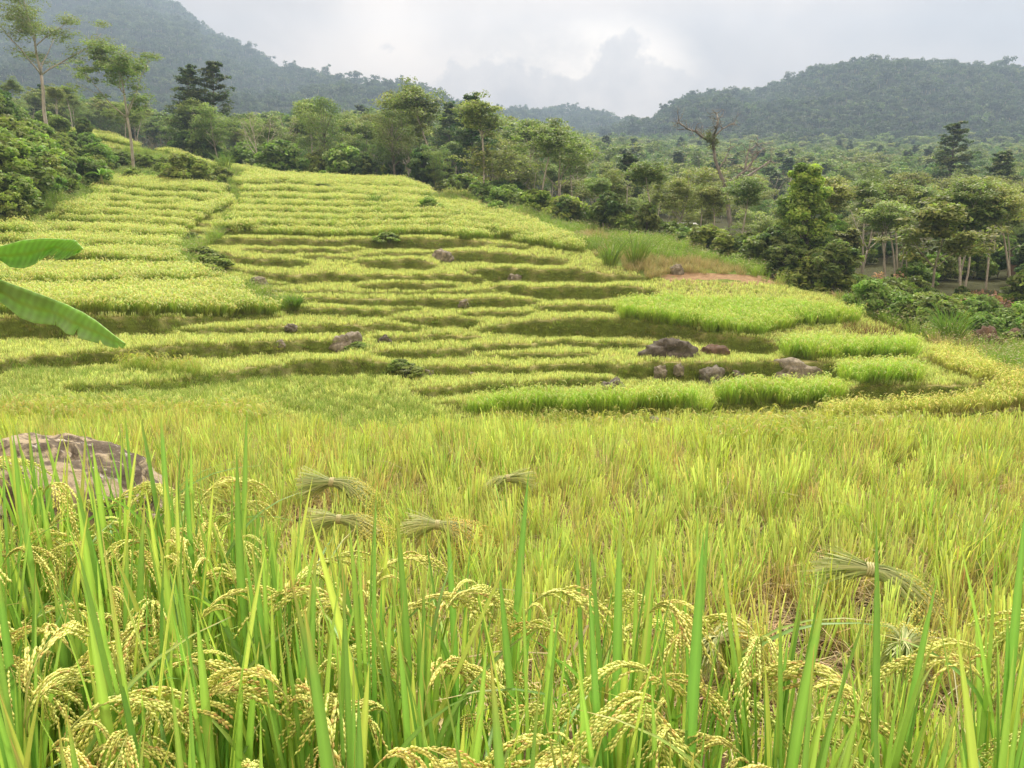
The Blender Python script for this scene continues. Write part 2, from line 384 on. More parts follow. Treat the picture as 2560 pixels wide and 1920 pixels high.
# bank tops traced across the hillside: [(X, Y of the bank's top edge, visible height in px), ...]
BANKS = [
 [(-400, 925, 36), (0, 905, 34), (90, 893, 34), (250, 882, 34), (400, 867, 36), (540, 862, 34), (640, 857, 34), (760, 851, 34), (835, 856, 30), (880, 862, 8)],
 [(150, 976, 10), (190, 972, 22), (290, 965, 24), (400, 957, 26), (500, 945, 30), (560, 932, 32), (640, 920, 34), (740, 908, 38), (850, 900, 40), (960, 905, 36), (1010, 918, 24), (1045, 930, 8)],
 [(-400, 800, 50), (0, 797, 50), (150, 797, 50), (240, 793, 46), (400, 793, 44), (470, 797, 30), (520, 795, 16), (620, 789, 12), (700, 792, 6)],
 [(430, 822, 4), (480, 822, 16), (560, 822, 16), (640, 817, 18), (700, 820, 18), (830, 815, 20), (950, 813, 18), (1030, 818, 14), (1060, 820, 4)],
 [(-400, 722, 12), (0, 722, 12), (250, 724, 12), (340, 716, 16), (430, 713, 16), (520, 715, 10), (560, 718, 3)],
 [(-400, 652, 12), (60, 654, 16), (100, 655, 20), (260, 660, 18), (380, 668, 14), (470, 672, 12), (500, 674, 3)],
 [(-400, 625, 12), (60, 626, 12), (280, 624, 13), (400, 628, 13), (450, 632, 6)],
 [(-400, 595, 10), (0, 592, 10), (180, 590, 12), (320, 595, 13), (430, 602, 12), (470, 606, 4)],
 [(0, 568, 8), (120, 561, 12), (280, 566, 13), (430, 574, 12), (520, 580, 10), (560, 584, 4)],
 [(90, 552, 6), (200, 545, 12), (330, 550, 13), (450, 557, 12), (530, 562, 6)],
 [(170, 532, 8), (300, 530, 13), (420, 536, 13), (500, 541, 10), (540, 545, 3)],
 [(200, 512, 8), (300, 513, 12), (420, 520, 12), (480, 524, 4)],
 [(230, 494, 8), (300, 493, 12), (400, 500, 12), (500, 507, 12), (560, 508, 4)],
 [(250, 474, 8), (340, 480, 12), (450, 486, 12), (550, 489, 10), (580, 492, 3)],
 # middle slope
 [(480, 600, 4), (540, 598, 14), (640, 597, 18), (760, 599, 18), (860, 602, 18), (960, 595, 26), (1080, 596, 28), (1200, 602, 16), (1225, 606, 5), (1250, 611, 10), (1300, 616, 10), (1330, 618, 3)],
 [(600, 624, 4), (640, 623, 11), (760, 624, 12), (880, 622, 12), (910, 622, 3)],
 [(740, 641, 3), (770, 641, 8), (890, 643, 8), (960, 633, 9), (1060, 632, 10), (1085, 636, 3)],
 [(1085, 636, 8), (1110, 629, 24), (1200, 630, 26), (1280, 632, 28), (1300, 640, 20), (1340, 645, 20), (1400, 648, 18), (1425, 652, 5)],
 [(470, 640, 6), (500, 636, 14), (560, 634, 18), (640, 648, 18), (700, 650, 20), (745, 652, 16), (780, 656, 3)],
 [(880, 656, 4), (920, 652, 16), (980, 650, 24), (1040, 648, 26), (1070, 656, 22), (1090, 662, 4)],
 [(480, 672, 5), (540, 668, 10), (600, 672, 6), (670, 686, 20), (740, 688, 22), (840, 685, 20), (920, 690, 14), (1000, 690, 14), (1150, 687, 18), (1200, 690, 20), (1215, 700, 4)],
 [(1160, 676, 4), (1190, 672, 32), (1240, 670, 34), (1290, 672, 32), (1420, 674, 32), (1480, 680, 28), (1530, 690, 18), (1580, 693, 10), (1620, 692, 12), (1635, 692, 3)],
 [(560, 704, 4), (640, 705, 14), (680, 708, 10), (720, 712, 3)],
 [(890, 714, 4), (920, 711, 16), (960, 708, 20), (1060, 709, 20), (1120, 712, 14), (1150, 714, 4)],
 [(1225, 720, 4), (1240, 717, 18), (1280, 716, 24), (1340, 718, 32), (1450, 717, 32), (1540, 716, 30), (1630, 722, 28), (1650, 732, 6)],
 [(650, 728, 3), (700, 728, 8), (800, 728, 8), (900, 732, 6), (1100, 730, 8), (1250, 728, 8), (1270, 729, 3)],
 [(660, 748, 14), (780, 745, 14), (900, 750, 18), (1000, 750, 20), (1100, 748, 24), (1280, 747, 24), (1335, 748, 16), (1350, 752, 3)],
 [(700, 776, 8), (740, 772, 16), (800, 770, 18), (900, 774, 20), (960, 776, 16), (1020, 772, 8), (1060, 775, 4)],
 [(1335, 768, 3), (1355, 765, 14), (1400, 763, 18), (1530, 765, 18), (1560, 767, 4)],
 [(1140, 785, 3), (1160, 783, 12), (1220, 782, 14), (1310, 780, 14), (1330, 781, 4)],
 [(980, 802, 3), (1010, 798, 16), (1080, 794, 24), (1180, 797, 24), (1200, 806, 4)],
 [(1190, 826, 4), (1230, 816, 18), (1280, 812, 26), (1315, 806, 36), (1350, 800, 42), (1400, 799, 44), (1500, 796, 46), (1560, 798, 46), (1620, 806, 40), (1700, 815, 30), (1780, 832, 30), (1850, 845, 40), (1930, 850, 36), (1970, 858, 10)],
 [(930, 848, 3), (960, 845, 14), (1060, 843, 14), (1090, 838, 14), (1180, 842, 12), (1210, 845, 3)],
 [(930, 884, 6), (960, 880, 20), (1050, 878, 20), (1150, 874, 22), (1200, 865, 18), (1260, 863, 16), (1300, 862, 14), (1340, 858, 14), (1400, 852, 14), (1500, 857, 16), (1600, 860, 14), (1630, 862, 3)],
 [(1180, 888, 3), (1280, 888, 12), (1330, 885, 14), (1460, 886, 12), (1500, 888, 3)],
 [(1000, 930, 10), (1030, 924, 22), (1060, 920, 22), (1140, 918, 22), (1250, 915, 18), (1280, 920, 18), (1340, 918, 18), (1440, 910, 20), (1480, 912, 26), (1560, 915, 30), (1620, 907, 40), (1700, 908, 42), (1800, 908, 46), (1900, 905, 50), (2000, 906, 50), (2080, 910, 50), (2110, 915, 20), (2300, 905, 12), (2330, 905, 3)],
 [(1040, 980, 8), (1060, 975, 24), (1100, 972, 24), (1200, 962, 20), (1280, 962, 20), (1360, 955, 20), (1400, 950, 20), (1500, 948, 16), (1540, 948, 4)],
 [(1080, 1012, 3), (1140, 1008, 10), (1300, 1036, 10), (1500, 1036, 10), (1700, 1030, 10), (1790, 1010, 16), (2000, 1010, 16), (2080, 1012, 8), (2110, 966, 36), (2180, 962, 40), (2300, 968, 36), (2400, 966, 26), (2470, 962, 14), (2500, 962, 3)],
 [(2030, 1058, 6), (2060, 1055, 26), (2200, 1048, 28), (2300, 1042, 30), (2450, 1034, 32), (2560, 1025, 30), (2900, 1015, 26)],
 # upper middle rows
 [(560, 578, 10), (700, 574, 12), (900, 576, 12), (1100, 572, 12), (1250, 590, 10), (1330, 604, 4)],
 [(560, 560, 10), (680, 556, 12), (820, 562, 12), (930, 560, 13), (1100, 556, 11), (1250, 576, 8), (1300, 588, 3)],
 [(580, 541, 8), (700, 539, 12), (850, 545, 12), (1000, 541, 11), (1150, 548, 8), (1230, 560, 3)],
 [(560, 523, 8), (660, 521, 12), (780, 526, 12), (950, 527, 11), (1080, 532, 8), (1160, 546, 3)],
 [(600, 506, 8), (700, 504, 12), (830, 510, 11), (980, 514, 10), (1080, 524, 3)],
 [(590, 488, 8), (700, 486, 13), (850, 490, 11), (960, 500, 7), (1010, 508, 3)],
 [(600, 469, 8), (700, 465, 12), (800, 474, 9), (880, 484, 3)],
 [(900, 490, 3), (1000, 492, 6), (1100, 503, 6), (1180, 515, 3)],
 [(840, 474, 3), (950, 472, 7), (1060, 482, 6), (1130, 492, 3)],
]
BK = [np.array(b, float) for b in BANKS]

# fan grid of the near country
NU, NY = 780, 1120
uu = np.concatenate([np.linspace(-2.6, -0.86, 30, endpoint=False), np.linspace(-0.86, 0.86, NU-60), np.linspace(0.86, 2.6, 31)[1:]])
yy = np.concatenate([np.linspace(-6, 0.4, 14, endpoint=False), np.linspace(0.4, 3.2, 110, endpoint=False), np.linspace(3.2, 15, 90, endpoint=False),
                     15*(75/15)**np.linspace(0, 1, 820, endpoint=False), np.linspace(75, 150, NY-14-110-90-820)])
def hill_height():
    U, Yg = np.meshgrid(uu, yy, indexing='ij')
    Yc = np.maximum(Yg, 0)
    X = U*(Yc + 1.2*np.exp(-Yc/3.0))
    Z = base_z(X, np.maximum(Yg, 0.05))
    bank = np.zeros_like(Z)
    m = (yy >= 13)
    ym = yy[m]
    for i, u in enumerate(uu):
        zc = Z[i, m]
        s = zc/ym
        pts = []
        for b in BK:
            Xp, _ = us2px(u, Ys(b[:, 1].mean()))
            if Xp < b[0, 0] or Xp > b[-1, 0]: continue
            Yc_ = np.interp(Xp, b[:, 0], b[:, 1]); h = np.interp(Xp, b[:, 0], b[:, 2])
            edge = 1.0
            Yc_ += 1.6*math.sin(Xp*0.045 + b[0, 1]) + 1.3*math.sin(Xp*0.11 + b[0, 0])
            pts.append((Ys(Yc_), Ys(Yc_ + h*1.12 + 2)))
        pts.sort()
        smx = np.maximum.accumulate(s)
        cy, cz, flags = [13.0], [zc[0]], []
        first = True
        for k, (scr, sba) in enumerate(pts):
            if scr > s.max() - 0.002 or sba < s[0]: continue
            j = np.searchsorted(smx, 0.5*(scr+sba))
            if j <= 0 or j >= len(ym): continue
            yb = np.interp(0.5*(scr+sba), smx[j-1:j+1], ym[j-1:j+1])
            yb = max(yb, cy[-1] + 0.06)
            w = max(0.10, (scr-sba)*yb*0.30)
            if first:
                for yq in np.arange(14.0, yb - 1.2, 1.5):
                    cy.append(yq); cz.append(float(np.interp(yq, ym, zc)))
                first = False
            z1 = sba*yb; z2 = scr*(yb + w)
            cy += [yb, yb + w]; cz += [z1, z2]; flags.append((yb, yb+w, z2-z1))
        jl = np.argmax(s)
        last = cy[-1]
        mask = ym <= last
        zn = zc.copy()
        zn[mask] = np.interp(ym[mask], cy, cz)
        dz = cz[-1] - np.interp(last, ym, zc)
        k = np.clip((ym - last)/5.0, 0, 1)
        zn[~mask] = zc[~mask] + dz*(1-k[~mask])
        Z[i, m] = zn
        bm_ = np.zeros_like(ym)
        for a, b2, hh in flags:
            bm_ = np.maximum(bm_, np.where((ym >= a - 0.03) & (ym <= b2 + 0.03), np.clip(hh/0.16, 0, 1), 0))
        bank[i, m] = bm_
    # light smoothing across bearings only
    for _ in range(5):
        Z[1:-1] = 0.25*Z[:-2] + 0.5*Z[1:-1] + 0.25*Z[2:]
        bank[1:-1] = 0.25*bank[:-2] + 0.5*bank[1:-1] + 0.25*bank[2:]
    Z += 0.012*vnoise(X*2.2, Yg*2.2, 3) * smooth01((Yg-1)/3)
    # unevenness of banks and rough land, not of the flat beds
    Z += bank*0.05*vnoise(X*1.7, Z*6 + Yg*0.6, 9, 3)
    return X, Yg, Z, bank
GX, GY, GZ, GB = hill_height()
def grid_lookup(x, y, G):
    Yc = np.maximum(y, 0)
    u = x/(Yc + 1.2*np.exp(-Yc/3.0) + 1e-9)
    fi = np.interp(u, uu, np.arange(len(uu))); fj = np.interp(y, yy, np.arange(len(yy)))
    i = np.clip(fi.astype(int), 0, len(uu)-2); j = np.clip(fj.astype(int), 0, len(yy)-2)
    a = fi-i; b = fj-j
    return (G[i, j]*(1-a)*(1-b) + G[i+1, j]*a*(1-b) + G[i, j+1]*(1-a)*b + G[i+1, j+1]*a*b)
def gz(x, y):
    x = np.asarray(x, float); y = np.asarray(y, float)
    z = grid_lookup(x, y, GZ)
    return np.where(y < 149, z, base_at(x/np.maximum(y, 1), np.maximum(y, 8.4)))
def zz1(x, y): return float(gz(np.array([x]), np.array([y]))[0])
def on_ground(X, Y, lo=9.0, hi=149.0):
    """first ground point met in the direction of frame point (X, Y)"""
    u, s = px2us(X, Y)
    ys = np.geomspace(lo, hi, 1600); z = gz(u*ys, ys)
    hit = z/ys >= s
    k = np.argmax(hit) if hit.any() else int(np.argmax(np.where(ys < 110, z/ys, -9)))
    return float(u*ys[k]), float(ys[k]), float(z[k])
def at_dist(X, y):
    u, _ = px2us(X, 600); return float(u*y), float(y), zz1(u*y, y)
#@@TERRAIN
def poly_in(X, Y, poly):
    p = np.array(poly, float); inside = np.zeros(np.shape(X), bool); n = len(p)
    for i in range(n):
        x1, y1 = p[i]; x2, y2 = p[(i+1) % n]
        c = ((y1 > Y) != (y2 > Y)) & (X < (x2-x1)*(Y-y1)/(y2-y1+1e-12) + x1)
        inside ^= c
    return inside
# plots of the farm, named by what grows on them (corner points in the frame, on the ground)
PLOTS = {
 'tall_left': [(-600, 600), (100, 560), (180, 470), (260, 448), (560, 476), (575, 520), (520, 545), (480, 575), (450, 610), (440, 650), (500, 700), (560, 722), (670, 740), (690, 792), (300, 792), (-600, 795)],
 'tall_mid': [(100, 300), (300, 335), (520, 385), (600, 420), (760, 446), (1010, 455), (1170, 495), (1270, 525), (1300, 560), (1440, 610), (1450, 634), (1250, 604), (1080, 592), (860, 596), (640, 592), (540, 590), (570, 545), (590, 500), (600, 470), (520, 420), (400, 380), (240, 350)],
 'tall_right': [(1540, 775), (1700, 770), (1960, 778), (2150, 800), (2130, 812), (1990, 818), (1900, 843), (1780, 832), (1720, 815), (1600, 808), (1560, 802)],
 'bright1': [(1965, 882), (2100, 878), (2270, 884), (2290, 899), (1970, 903)],
 'bright2': [(2100, 945), (2290, 945), (2300, 961), (2110, 961)],
 'bright3': [(1170, 1024), (1300, 1022), (1770, 1018), (1775, 1040), (1500, 1040), (1180, 1042)],
 'bright4': [(1790, 996), (2105, 992), (2110, 1009), (1790, 1012)],
 'gold': [(2060, 1036), (2200, 1030), (2400, 1015), (2480, 975), (2300, 900), (2380, 880), (2560, 950), (2900, 1000), (2900, 1020), (2560, 1030), (2300, 1046), (2060, 1058)],
 'bush': [(-900, 640), (60, 570), (120, 548), (240, 500), (250, 450), (560, 470), (600, 462), (620, 440), (480, 410), (400, 385), (230, 362), (100, 330), (-900, 250)],
 'gully': [(545, 590), (590, 500), (575, 470), (610, 470), (600, 530), (560, 590), (500, 640), (540, 700), (690, 740), (740, 780), (640, 785), (590, 730), (500, 700), (440, 660), (450, 620)],
 'wild': [(1040, 510), (1160, 520), (1280, 548), (1430, 600), (1480, 640), (1620, 700), (1900, 712), (2060, 735), (2180, 800), (2300, 850), (2560, 960), (3300, 980), (3300, 800), (2560, 880), (2300, 805), (2060, 725), (1900, 660), (1650, 598), (1450, 560), (1200, 500), (1100, 495)],
}
def classes(x, y, z):
    X, Y = us2px(x/np.maximum(y, 0.1), z/np.maximum(y, 0.1))
    X = X + 14*vnoise(x*0.5, y*0.5, 21, 2); Y = Y + 3*vnoise(x*0.4, y*0.4, 22, 2)
    cl = np.full(X.shape, 'stub', dtype='<U8')
    cl[(y < 21.0) | ((Y > 1080) & (y < 24))] = 'midrice'
    lw = poly_in(X, Y, [(-900, 935), (250, 928), (640, 955), (960, 950), (1080, 1010), (1180, 1060), (1150, 1250), (-900, 1250)]) & (X < 900 + (y-10)*28)
    cl[lw] = 'weedy'
    for k in ('tall_left', 'tall_mid', 'tall_right', 'bright1', 'bright2', 'bright3', 'bright4', 'gold', 'wild', 'gully', 'bush'):
        cl[poly_in(X, Y, PLOTS[k]) & (y > 9)] = k.rstrip('0123456789')
    cl[(y < 11.5 + 0.8*np.sin(x))] = 'cut'
    # over the brow: scrub
    return cl, X, Y
CGRID = {}
CREST = [(-2600, 62), (-300, 98), (0, 95), (140, 96), (300, 95), (460, 88), (600, 80), (800, 75), (1000, 72), (1160, 65), (1300, 59), (1480, 53), (1650, 49), (1850, 44), (2050, 39), (2300, 34.5), (2560, 31), (4800, 30)]
CRU = np.array([px2us(c[0], 600)[0] for c in CREST]); CRY = np.array([c[1] for c in CREST], float)
def crest_y(u): return np.interp(u, CRU, CRY)

SOIL = np.array((0.12, 0.085, 0.045)); STRAW = np.array((0.42, 0.40, 0.17)); GRASS = np.array((0.13, 0.18, 0.035)); GREEN = np.array((0.15, 0.21, 0.035)); BARE = np.array((0.34, 0.235, 0.14))
def build_ground():
    X, Y, Z, B = GX, GY, GZ, GB
    nu, ny = X.shape
    cl, PXx, PYy = classes(X, np.maximum(Y, 0.3), Z)
    col = np.zeros(X.shape + (3,)); col[:] = STRAW*0.8
    for k, c in (('midrice', GREEN*0.9), ('weedy', GREEN), ('tall_lef', GREEN), ('tall_mid', GREEN), ('tall_rig', GREEN), ('bright', GREEN), ('gold', STRAW), ('wild', GRASS*1.2), ('gully', GRASS), ('bush', GRASS*0.8), ('cut', SOIL)):
        col[cl == k] = c
    n = vnoise(X*0.8, Y*0.8, 31, 3)[..., None]
    col = col*(1 + 0.25*n)
    col = col*(1-B[..., None]) + GRASS*B[..., None]
    bare = poly_in(PXx, PYy, [(1650, 690), (1700, 680), (1960, 690), (1950, 712), (1800, 716), (1660, 708)]) | poly_in(PXx, PYy, [(1990, 725), (2070, 735), (2068, 760), (1960, 762), (1965, 745)])
    bare &= vnoise(X*0.8, Y*1.4, 33, 3) > -0.22
    col[bare] = BARE
    far = (Y > crest_y(X/np.maximum(Y, 1)) + 1)
    col[far] = np.array((0.07, 0.075, 0.03))
    V = np.stack([X, Y, Z], -1).reshape(-1, 3)
    i = np.arange(nu-1)[:, None]*ny; j = np.arange(ny-1)[None, :]
    q = np.stack([i+j, i+ny+j, i+ny+j+1, i+j+1], -1).reshape(-1, 4)
    m = MB(); m.add(V, q, None, col.reshape(-1, 3))
    tag(m.obj('ground', ground_mat('soil_and_turf', 2.5)), kind='structure')
def build_far_land():
    us = np.concatenate([np.linspace(-2.6, -0.95, 50, endpoint=False), np.linspace(-0.95, 0.95, 420, endpoint=False), np.linspace(0.95, 2.6, 50)])
    ys = np.geomspace(147, 2600, 230)
    U, Yg = np.meshgrid(us, ys, indexing='ij')
    X = U*Yg; Z = far_z(X, Yg)
    Z[:, 0] -= 0.4
    nu, ny = X.shape
    col = np.tile(np.array((0.035, 0.05, 0.018)), X.shape + (1,))
    i = np.arange(nu-1)[:, None]*ny; j = np.arange(ny-1)[None, :]
    q = np.stack([i+j, i+ny+j, i+ny+j+1, i+j+1], -1).reshape(-1, 4)
    m = MB(); m.add(np.stack([X, Yg, Z], -1).reshape(-1, 3), q, None, col.reshape(-1, 3))
    tag(m.obj('mountains', ground_mat('forest_floor', 0.1)), kind='structure')
    # a broad skirt of land under and round everything, out to the horizon
    s = MB(); R = 3000
    s.add([(-R, -R, -60), (R, -R, -60), (R, R, -60), (-R, R, -60)], [[0, 1, 2, 3]], None, (0.05, 0.06, 0.025))
    tag(s.obj('valley_floor', ground_mat('valley_floor', 0.05)), kind='structure')
def far_z(x, y):
    u = x/y
    z = base_at(np.clip(u, -2.6, 2.6), y)
    k = smooth01((y - 170)/500)
    ridged = 1 - 2*np.abs(vnoise(x/230 + 3.1, y/300, 41, 4))
    env = smooth01((y-420)/300)*np.where(y < np.interp(u, RX, RD)*0.93, 1.0, 0.0)
    R = np.interp(u, RX, RD)
    env = smooth01((y-420)/250)*smooth01((R - y)/(0.25*R))
    return z + k*4*vnoise(x/40, y/40, 42, 3) + env*26*(ridged - 0.3)
build_ground()
build_far_land()
#@@VEGETATION
# ------------------------------------------------------------------ small plants (sources for the scattered cover)
M_RICE = leaf_mat('rice_leaf', 0.42, 0.5, 0.3, 0.22)
M_DRY = leaf_mat('dry_straw', 0.30, 0.7, 0.15, 0.25)
M_LEAF = leaf_mat('tree_leaf', 0.42, 0.55, 0.2, 0.30, tint=(1.30, 1.22, 1.16), hue=0.05)
M_BARK = bark_mat('grey_bark', (0.13, 0.12, 0.095), (0.34, 0.32, 0.27))
M_PALE = bark_mat('pale_bark', (0.30, 0.27, 0.22), (0.55, 0.52, 0.45))

def blades(mb, n, R, h, w, lean, curl, cb, ct, r, seg=4, cut=False, droop=0.0, cvar=0.15, base_z=0.0, tw=0.9, square=False):
    az = r.uniform(0, 2*PI, n); rr = R*np.sqrt(r.uniform(0, 1, n)); ra = r.uniform(0, 2*PI, n)
    if square: root = np.stack([r.uniform(-R, R, n), r.uniform(-R, R, n), np.full(n, base_z)], -1)
    else: root = np.stack([rr*np.cos(ra), rr*np.sin(ra), np.full(n, base_z)], -1); az = np.where(r.uniform(size=n) < 0.7, ra + r.normal(0, 0.5, n), az)
    H = r.uniform(h[0], h[1], n); L = r.uniform(lean[0], lean[1], n); Cc = r.uniform(curl[0], curl[1], n)
    t = np.linspace(0, 1, seg+1)[None, :]
    hor = (L[:, None]*t + Cc[:, None]*t**2.2)*H[:, None]
    ver = H[:, None]*(t - droop*r.uniform(0.4, 1.2, n)[:, None]*t**3)*np.sqrt(np.clip(1 - (L[:, None]*t)**2*0.5, 0.2, 1))
    d = np.stack([np.cos(az), np.sin(az), 0*az], -1)
    P = root[:, None, :] + d[:, None, :]*hor[..., None]; P[..., 2] += ver
    sa = az + PI/2 + r.normal(0, tw, n)
    S = np.stack([np.cos(sa), np.sin(sa), r.normal(0, 0.15, n)], -1)[:, None, :].repeat(seg+1, 1)
    W = r.uniform(w[0], w[1], n)[:, None]*((1 - 0.15*t) if cut else np.clip((1 - t**2.5)*(0.55 + 1.2*t), 0.06, 1.1))
    cb = np.asarray(cb); ct = np.asarray(ct)
    mixv = np.clip(t + r.normal(0, 0.18, n)[:, None], 0, 1)[..., None]
    C = (cb*(1-mixv) + ct*mixv)*(1 + r.normal(0, cvar, (n, 1, 1)))
    C = C*(1 + r.normal(0, cvar*0.35, (n, 1, 3)))
    mb.strips(P, unit(S), W, np.clip(C, 0.005, 1))
    return P
def heads(mb, P, frac, r, length, w, col, n_side=5, drop=0.8):
    """nodding seed heads at the tips of some stalks"""
    k = r.uniform(size=len(P)) < frac
    T = P[k][:, -1]; D = unit(P[k][:, -1] - P[k][:, -3] + 1e-6)
    n = len(T)
    if n == 0: return
    D[:, 2] = 0; D = unit(D + r.normal(0, 0.4, D.shape)*[1, 1, 0])
    for s_ in range(n_side):
        t = np.linspace(0, 1, 5)[None, :]
        L = r.uniform(length[0], length[1], n)[:, None]
        sp = r.normal(0, 0.22, (n, 3))*[1, 1, 0.6]
        Dd = unit(D + sp)
        Q = T[:, None, :] + Dd[:, None, :]*(L*(t - 0.25*t**2))[..., None]
        Q[..., 2] += L*(0.35*t - drop*r.uniform(0.7, 1.3, n)[:, None]*t**2)
        S = np.cross(Dd, [0, 0, 1])[:, None, :].repeat(5, 1) + r.normal(0, 0.3, (n, 1, 3))
        W = r.uniform(w[0], w[1], n)[:, None]*np.array([0.4, 1, 1, 0.9, 0.25])[None, :]
        C = np.asarray(col)*(1 + r.normal(0, 0.14, (n, 1, 3)))
        mb.strips(Q, unit(S), W, np.clip(np.broadcast_to(C, (n, 5, 3)), 0, 1))
def source(name, meshes):
    c = bpy.data.collections.new(name)
    for i, me in enumerate(meshes):
        o = bpy.data.objects.new('%s_source_%02d' % (name, i), me); c.objects.link(o)
    return c
YG = np.array((0.45, 0.57, 0.12)); YS = np.array((0.76, 0.78, 0.33)); GR = np.array((0.21, 0.35, 0.07)); OL = np.array((0.21, 0.26, 0.05)); BRN = np.array((0.38, 0.30, 0.14)); BG = np.array((0.41, 0.56, 0.10))
def make_sources():
    S = {}
    r = np.random.default_rng(11)
    def many(k, f, mat, name):
        out = []
        for i in range(k):
            m = MB(); f(m); out.append(m.mesh(name + '_mesh', mat))
        S[name] = source(name, out)
    def tall(top, low, head, hw=1.0):
        def f(m):
            P = blades(m, 46, 0.17, (0.55, 0.88), (0.010, 0.020), (0.02, 0.30), (0.0, 0.25), low, top, r, 4, droop=0.12)
            blades(m, 12, 0.15, (0.25, 0.5), (0.008, 0.016), (0.05, 0.35), (0, 0.2), BRN*0.9, low, r, 2)
            heads(m, P, 0.45, r, (0.13, 0.22), (0.014*hw, 0.026*hw), head, 3)
        return f
    many(4, tall(YG*0.78, OL*1.15, YS*0.92), M_RICE, 'ripe_rice')
    many(4, tall(BG*1.12, BG*0.5+OL*0.45, (0.60, 0.68, 0.22), 0.6), M_RICE, 'green_rice')
    many(4, tall((0.56, 0.62, 0.15), (0.40, 0.36, 0.13), (0.76, 0.76, 0.28), 0.7), M_DRY, 'golden_rice')
    def stub(m):
        blades(m, 15, 0.07, (0.09, 0.20), (0.012, 0.022), (0.02, 0.35), (0, 0.1), (0.56, 0.50, 0.25), (0.75, 0.83, 0.36), r, 2, cut=True)
        blades(m, 4, 0.08, (0.12, 0.30), (0.008, 0.014), (0.05, 0.5), (0, 0.3), OL*1.4, YG, r, 3)
    many(5, stub, M_DRY, 'cut_stubble')
    def turf(m):
        blades(m, 80, 0.24, (0.05, 0.14), (0.010, 0.018), (0.1, 0.8), (0, 0.5), OL*0.72, OL*1.35, r, 2, square=True, cvar=0.22)
        blades(m, 8, 0.24, (0.08, 0.2), (0.008, 0.014), (0.1, 0.7), (0, 0.5), BRN*0.8, STRAW, r, 2, square=True)
    many(5, turf, M_RICE, 'bank_turf')
    def mid(m):
        P = blades(m, 30, 0.10, (0.50, 0.80), (0.007, 0.013), (0.02, 0.28), (0.0, 0.35), OL*1.2, YG*0.85+GR*0.1, r, 5, droop=0.10)
        blades(m, 14, 0.10, (0.2, 0.5), (0.005, 0.010), (0.05, 0.5), (0, 0.3), BRN, STRAW, r, 3)
        heads(m, P, 0.40, r, (0.14, 0.24), (0.007, 0.012), (0.56, 0.55, 0.17), 5, 1.0)
    many(5, mid, M_RICE, 'field_rice')
    def weedy(m):
        blades(m, 42, 0.16, (0.22, 0.55), (0.006, 0.012), (0.05, 0.5), (0.0, 0.6), OL*1.1, GR*1.15, r, 4, droop=0.2)
        blades(m, 16, 0.16, (0.2, 0.45), (0.006, 0.012), (0.05, 0.4), (0, 0.3), BRN, YS*0.9, r, 3, cut=True)
    many(5, weedy, M_RICE, 'weedy_grass')
    def wild(m):
        P = blades(m, 46, 0.25, (0.5, 1.15), (0.010, 0.020), (0.05, 0.4), (0.0, 0.4), OL, GR*1.0 + YG*0.25, r, 4, droop=0.15)
        heads(m, P, 0.3, r, (0.12, 0.22), (0.015, 0.03), (0.52, 0.47, 0.30), 2, 0.4)
    many(4, wild, M_RICE, 'wild_grass')
    def drywild(m):
        blades(m, 50, 0.25, (0.3, 0.8), (0.010, 0.020), (0.05, 0.5), (0.0, 0.5), BRN, (0.52, 0.45, 0.27), r, 4, droop=0.2)
    many(3, drywild, M_DRY, 'dry_grass')
    def litter(m):
        n = 26
        P0 = np.stack([r.uniform(-.3, .3, n), r.uniform(-.3, .3, n), r.uniform(0.01, 0.10, n)], -1)
        a = r.uniform(0, 2*PI, n); L = r.uniform(0.12, 0.4, n); d = np.stack([np.cos(a), np.sin(a), r.normal(0, 0.25, n)], -1)
        t = np.linspace(-.5, .5, 3)[None, :, None]
        P = P0[:, None] + d[:, None]*L[:, None, None]*t; P[:, 1, 2] += 0.02
        P[..., 2] = np.maximum(P[..., 2], 0.008)
        Sd = np.stack([-np.sin(a), np.cos(a), 0*a], -1)[:, None].repeat(3, 1)
        m.strips(P, Sd, r.uniform(0.004, 0.009, (n, 1)), np.clip(np.array((0.48, 0.39, 0.20))*(1 + r.normal(0, 0.22, (n, 1, 1))), 0, 1)*np.ones((n, 3, 1)))
    many(4, litter, M_DRY, 'straw_litter')
    return S
SRC = make_sources()

_GN = {}
def gn_tree(coll):
    if coll.name in _GN: return _GN[coll.name]
    t = bpy.data.node_groups.new('scatter_' + coll.name, 'GeometryNodeTree')
    t.interface.new_socket('Geometry', in_out='INPUT', socket_type='NodeSocketGeometry')
    t.interface.new_socket('Geometry', in_out='OUTPUT', socket_type='NodeSocketGeometry')
    gi = t.nodes.new('NodeGroupInput'); go = t.nodes.new('NodeGroupOutput')
    ip = t.nodes.new('GeometryNodeInstanceOnPoints'); ci = t.nodes.new('GeometryNodeCollectionInfo')
    ci.inputs['Collection'].default_value = coll; ci.inputs['Separate Children'].default_value = True; ci.inputs['Reset Children'].default_value = True
    def attr(nm, ty):
        a = t.nodes.new('GeometryNodeInputNamedAttribute'); a.data_type = ty; a.inputs['Name'].default_value = nm; return a.outputs['Attribute']
    L = t.links.new
    L(gi.outputs[0], ip.inputs['Points']); L(ci.outputs[0], ip.inputs['Instance']); ip.inputs['Pick Instance'].default_value = True
    L(attr('var', 'INT'), ip.inputs['Instance Index'])
    L(attr('rot', 'FLOAT_VECTOR'), ip.inputs['Rotation']); L(attr('scl', 'FLOAT_VECTOR'), ip.inputs['Scale'])
    L(ip.outputs[0], go.inputs[0])
    _GN[coll.name] = t; return t
